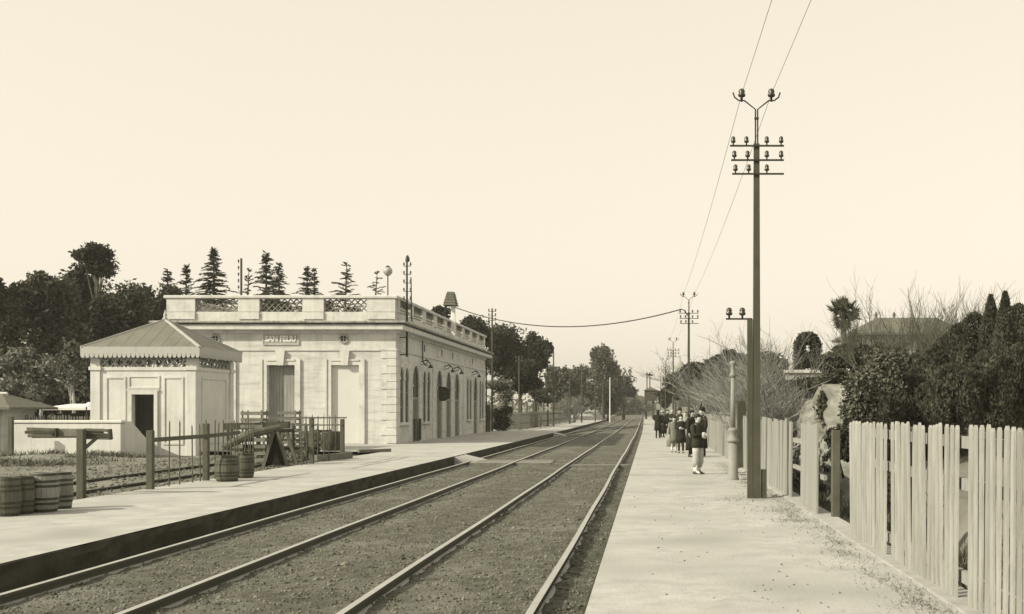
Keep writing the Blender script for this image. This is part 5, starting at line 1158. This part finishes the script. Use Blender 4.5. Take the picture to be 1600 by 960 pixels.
def person(u, v, h, face, label, kind, cloth='black_cloth', J=ARM_DOWN, hat=None, hair='short', legs='skin', extra=None, z=0.0):
    loc = gp(u, v, z); t = thing('person', loc, label, 'person', None, R(face))
    J = dict(J)
    body_mesh(h, J).build('body', 'skin', t, True, local=True)
    L_ = []
    def P(name, mb, m, par=None, s=True): o = mb.build(name, m, par or t, s, local=True); return o
    def H(*a): return tuple(c * h for c in a)
    hem = {'coat': .27, 'long': .14, 'jacket': .44, 'overcoat': .17}[kind]
    m = MB(); rg = [(.862, .035, .035, 0), (.845, .06, .05, .004), (.82, .115, .062, .006), (.78, .128, .075, .002), (.72, .122, .085, -.002), (.62, .105, .08, 0), (.53, .118, .088, 0)]
    w_h = {'coat': (.135, .105), 'long': (.15, .12), 'jacket': (.118, .09), 'overcoat': (.14, .11)}[kind]
    rg += [((.53 + hem) / 2, (w_h[0] + .118) / 2, (w_h[1] + .088) / 2, 0), (hem, w_h[0], w_h[1], 0), (hem + .004, w_h[0] * .88, w_h[1] * .88, 0)]
    m.loft([[(x * h * (1 + .035 * math.sin(k * 2.3 + q_ * 3)), y * h, z_ * h) for k, (x, y, z_) in enumerate(ell(0, dy, zz, rx, ry, 16))] for q_, (zz, rx, ry, dy) in enumerate(rg)]); P('coat', m, cloth)
    for s, k_ in ((-1, 'L'), (1, 'R')):
        e = Vector(J['el' + k_]); w_ = Vector(J['wr' + k_]); m = MB(); m.tube([H(s * .085, .004, .815), H(s * .122, .005, .78), H(*e), H(*(e.lerp(w_, .92)))], [.04 * h, .046 * h, .038 * h, .03 * h], 10); P('sleeve', m, cloth)
    if kind == 'jacket':
        for s in (-1, 1):
            m = MB(); m.tube([H(s * .04, 0, .5), H(s * .052, -.01, .36), H(s * .055, -.008, .2), H(s * .055, .008, .12)], [.068 * h, .062 * h, .058 * h, .04 * h], 12); P('trousers', m, 'light_cloth' if legs == 'light' else 'dark_cloth')
            if legs == 'light': m = MB(); m.tube([H(s * .055, .006, .13), H(s * .055, .01, .035)], [.03 * h, .026 * h], 10); P('sock', m, 'white_cloth')
    elif kind == 'overcoat':
        for s in (-1, 1): m = MB(); m.tube([H(s * .052, -.01, .3), H(s * .055, .008, .04)], [.05 * h, .043 * h], 10); P('trousers', m, 'dark_cloth')
    elif legs == 'white':
        for s in (-1, 1): m = MB(); m.tube([H(s * .055, .006, .17), H(s * .055, .01, .035)], [.029 * h, .026 * h], 10); P('sock', m, 'white_cloth')
    elif legs == 'dark':
        for s in (-1, 1): m = MB(); m.tube([H(s * .052, -.008, .3), H(s * .055, .008, .035)], [.035 * h, .026 * h], 10); P('stocking', m, 'dark_cloth')
    for s in (-1, 1):
        x = s * .057; m = MB(); m.loft([[H(x - .022, .035, .0), H(x + .022, .035, .0), H(x + .028, -.05, .0), H(x + .014, -.1, .0), H(x - .014, -.1, .0), H(x - .028, -.05, .0)], [H(x - .024, .037, .025), H(x + .024, .037, .025), H(x + .028, -.05, .022), H(x + .013, -.098, .016), H(x - .013, -.098, .016), H(x - .028, -.05, .022)], [H(x - .018, .032, .055), H(x + .018, .032, .055), H(x + .016, -.025, .048), H(x + .01, -.06, .028), H(x - .01, -.06, .028), H(x - .016, -.025, .048)]]); P('shoe', m, 'shoe')
    # hair as a cap over crown and back of the head, face left free
    m = MB(); rgs = []
    for zz, r_, dy in ((.9 if hair == 'long' else .925, .05, .022), (.935, .058, .014), (.965, .063, .004), (.99, .05, .0), (1.003, .02, 0)): rgs.append([(x * h, y * h, z_ * h) for x, y, z_ in ell(0, dy, zz, r_, r_ * 1.02, 12)])
    if hair == 'long': rgs.insert(0, [(x * h, y * h, z_ * h) for x, y, z_ in ell(0, .03, .85, .05, .03, 12)])
    m.loft(rgs); P('hair', m, 'grey_cloth' if hair == 'grey' else 'hair')
    for s in (-1, 1):
        m = MB(); m.lathe([(.001, -.004 * h), (.006 * h, 0), (.001, .004 * h)], H(s * .02, -.052, .936), 6); P('eye', m, 'hair')
        m = MB(); m.lathe([(.002 * h, -.014 * h), (.008 * h, -.006 * h), (.009 * h, .008 * h), (.002 * h, .014 * h)], H(s * .056, .0, .922), 6); P('ear', m, 'skin')
    m = MB(); m.bar(H(-.012, -.052, .89), H(.012, -.052, .89), .006 * h, .006 * h); P('mouth', m, 'grey_cloth')
    if hat == 'brim':
        m = MB(); m.loft([[(x * h, y * h, z_ * h) for x, y, z_ in ell(0, 0, zz, r_, r_ * 1.1, 14)] for zz, r_ in ((.975, .09), (.98, .09), (.985, .055), (1.03, .052), (1.045, .035))]); P('hat', m, cloth)
    elif hat == 'white':
        m = MB(); m.loft([[(x * h, y * h, z_ * h) for x, y, z_ in ell(0, .008, zz, r_, r_ * 1.05, 14)] for zz, r_ in ((.94, .062), (.97, .066), (1.0, .055), (1.02, .02))]); P('hat', m, 'light_cloth')
    elif hat == 'feather':
        m = MB(); m.loft([[(x * h, y * h, z_ * h) for x, y, z_ in ell(0, 0, zz, r_, r_ * 1.05, 14)] for zz, r_ in ((.97, .064), (.985, .066), (1.02, .05), (1.03, .03))]); m.tube([H(-.04, 0, 1.0), H(-.055, .01, 1.06), H(-.05, .02, 1.11)], [.02 * h, .022 * h, .008 * h], 8); P('hat', m, cloth)
    if extra: extra(t, h, P, H)
    return t
def scarf(t, h, P, H):
    m = MB(); m.loft([[(x * h, y * h, z_ * h) for x, y, z_ in ell(0, .004, zz, r_, r_, 14)] for zz, r_ in ((.83, .06), (.85, .062), (.875, .048), (.88, .03))]); P('scarf', m, 'light_cloth')
person(1028, 685, 1.62, 175, 'woman in long black coat nearest the track, seen from behind', 'coat', J=ARM_BAG, hair='long', legs='dark')
person(1035, 683.5, 1.56, 150, 'person in black coat with pale hat beside the woman at the track', 'long', J=ARM_DOWN, hat='white', legs='dark')
person(1043, 680, 1.62, 20, 'dark coated person standing behind the pair at the track', 'coat', J=ARM_DOWN, legs='dark')
person(1050, 681, 1.6, -20, 'dark coated person with light hat in the middle of the crowd', 'coat', J=ARM_FRONT, hat='white', legs='dark')
person(1053, 707, 1.36, 10, 'slim girl with white socks left of the girl in black', 'coat', cloth='grey_cloth', J=ARM_DOWN, hair='long', legs='white')
person(1064, 708, 1.42, 0, 'girl in black coat and pale scarf facing the camera', 'coat', J=ARM_FRONT, hair='long', legs='dark', extra=scarf)
person(1062, 697, 1.66, 0, 'tall woman with dark hat just behind the girl in black', 'coat', cloth='dark_cloth', J=ARM_FRONT, hat='brim', hair='long', legs='dark')
person(1070, 699, 1.55, 15, 'woman with pale shawl behind the girl in black', 'coat', cloth='light_cloth', J=ARM_FRONT, hair='grey', legs='dark', extra=scarf)
person(1080, 714, 1.6, 60, 'woman in long black dress behind the boy', 'long', J=ARM_DOWN, hair='long', legs='dark')
person(1097, 713.5, 1.66, -60, 'man in black overcoat and hat close behind the boy', 'overcoat', J=ARM_DOWN, hat='feather', legs='dark')
def parcel(t, h, P, H):
    m = MB(); m.loft([[H(-.03, -.135, .60), H(.055, -.14, .59), H(.058, -.12, .595), H(-.028, -.118, .605)], [H(-.055, -.15, .65), H(.06, -.155, .64), H(.062, -.13, .645), H(-.053, -.128, .655)], [H(-.02, -.13, .69), H(.03, -.135, .7), H(.03, -.115, .7), H(-.02, -.112, .69)]]); P('paper_parcel', m, 'white_cloth')
person(1090, 741, 1.5, 48, 'boy in dark jacket and pale knee trousers holding a white paper', 'jacket', cloth='dark_cloth', J=dict(ARM_FRONT, ayL=-.03, axL=-.01, ayR=.03, kyL=-.025), legs='light', extra=parcel)
m = MB(); p = gp(1049, 700); m.lathe([(.08, 0), (.2, .05), (.22, .3), (.12, .42), (.03, .46)], p, 10); tag(m.build('sack', 'grey_wood', None, True), 'grey sack standing by the slim girl on the platform', 'sack')

# ------------------------------------------------------------------ thin winter haze round everything
hm = bpy.data.materials.new('haze'); hm.use_nodes = True; N = hm.node_tree.nodes; N.remove(N['Principled BSDF'])
pv = N.new('ShaderNodeVolumePrincipled'); pv.inputs['Color'].default_value = (.95, .93, .86, 1); pv.inputs['Density'].default_value = .00032; pv.inputs['Anisotropy'].default_value = 0.0
hm.node_tree.links.new(pv.outputs[0], N['Material Output'].inputs['Volume']); MATS['haze'] = hm
m = MB(); m.box(-950, 950, -60, 2600, -3.0, 24); tag(m.build('haze', 'haze'), 'thin pale winter haze in the air', 'haze', kind='stuff')
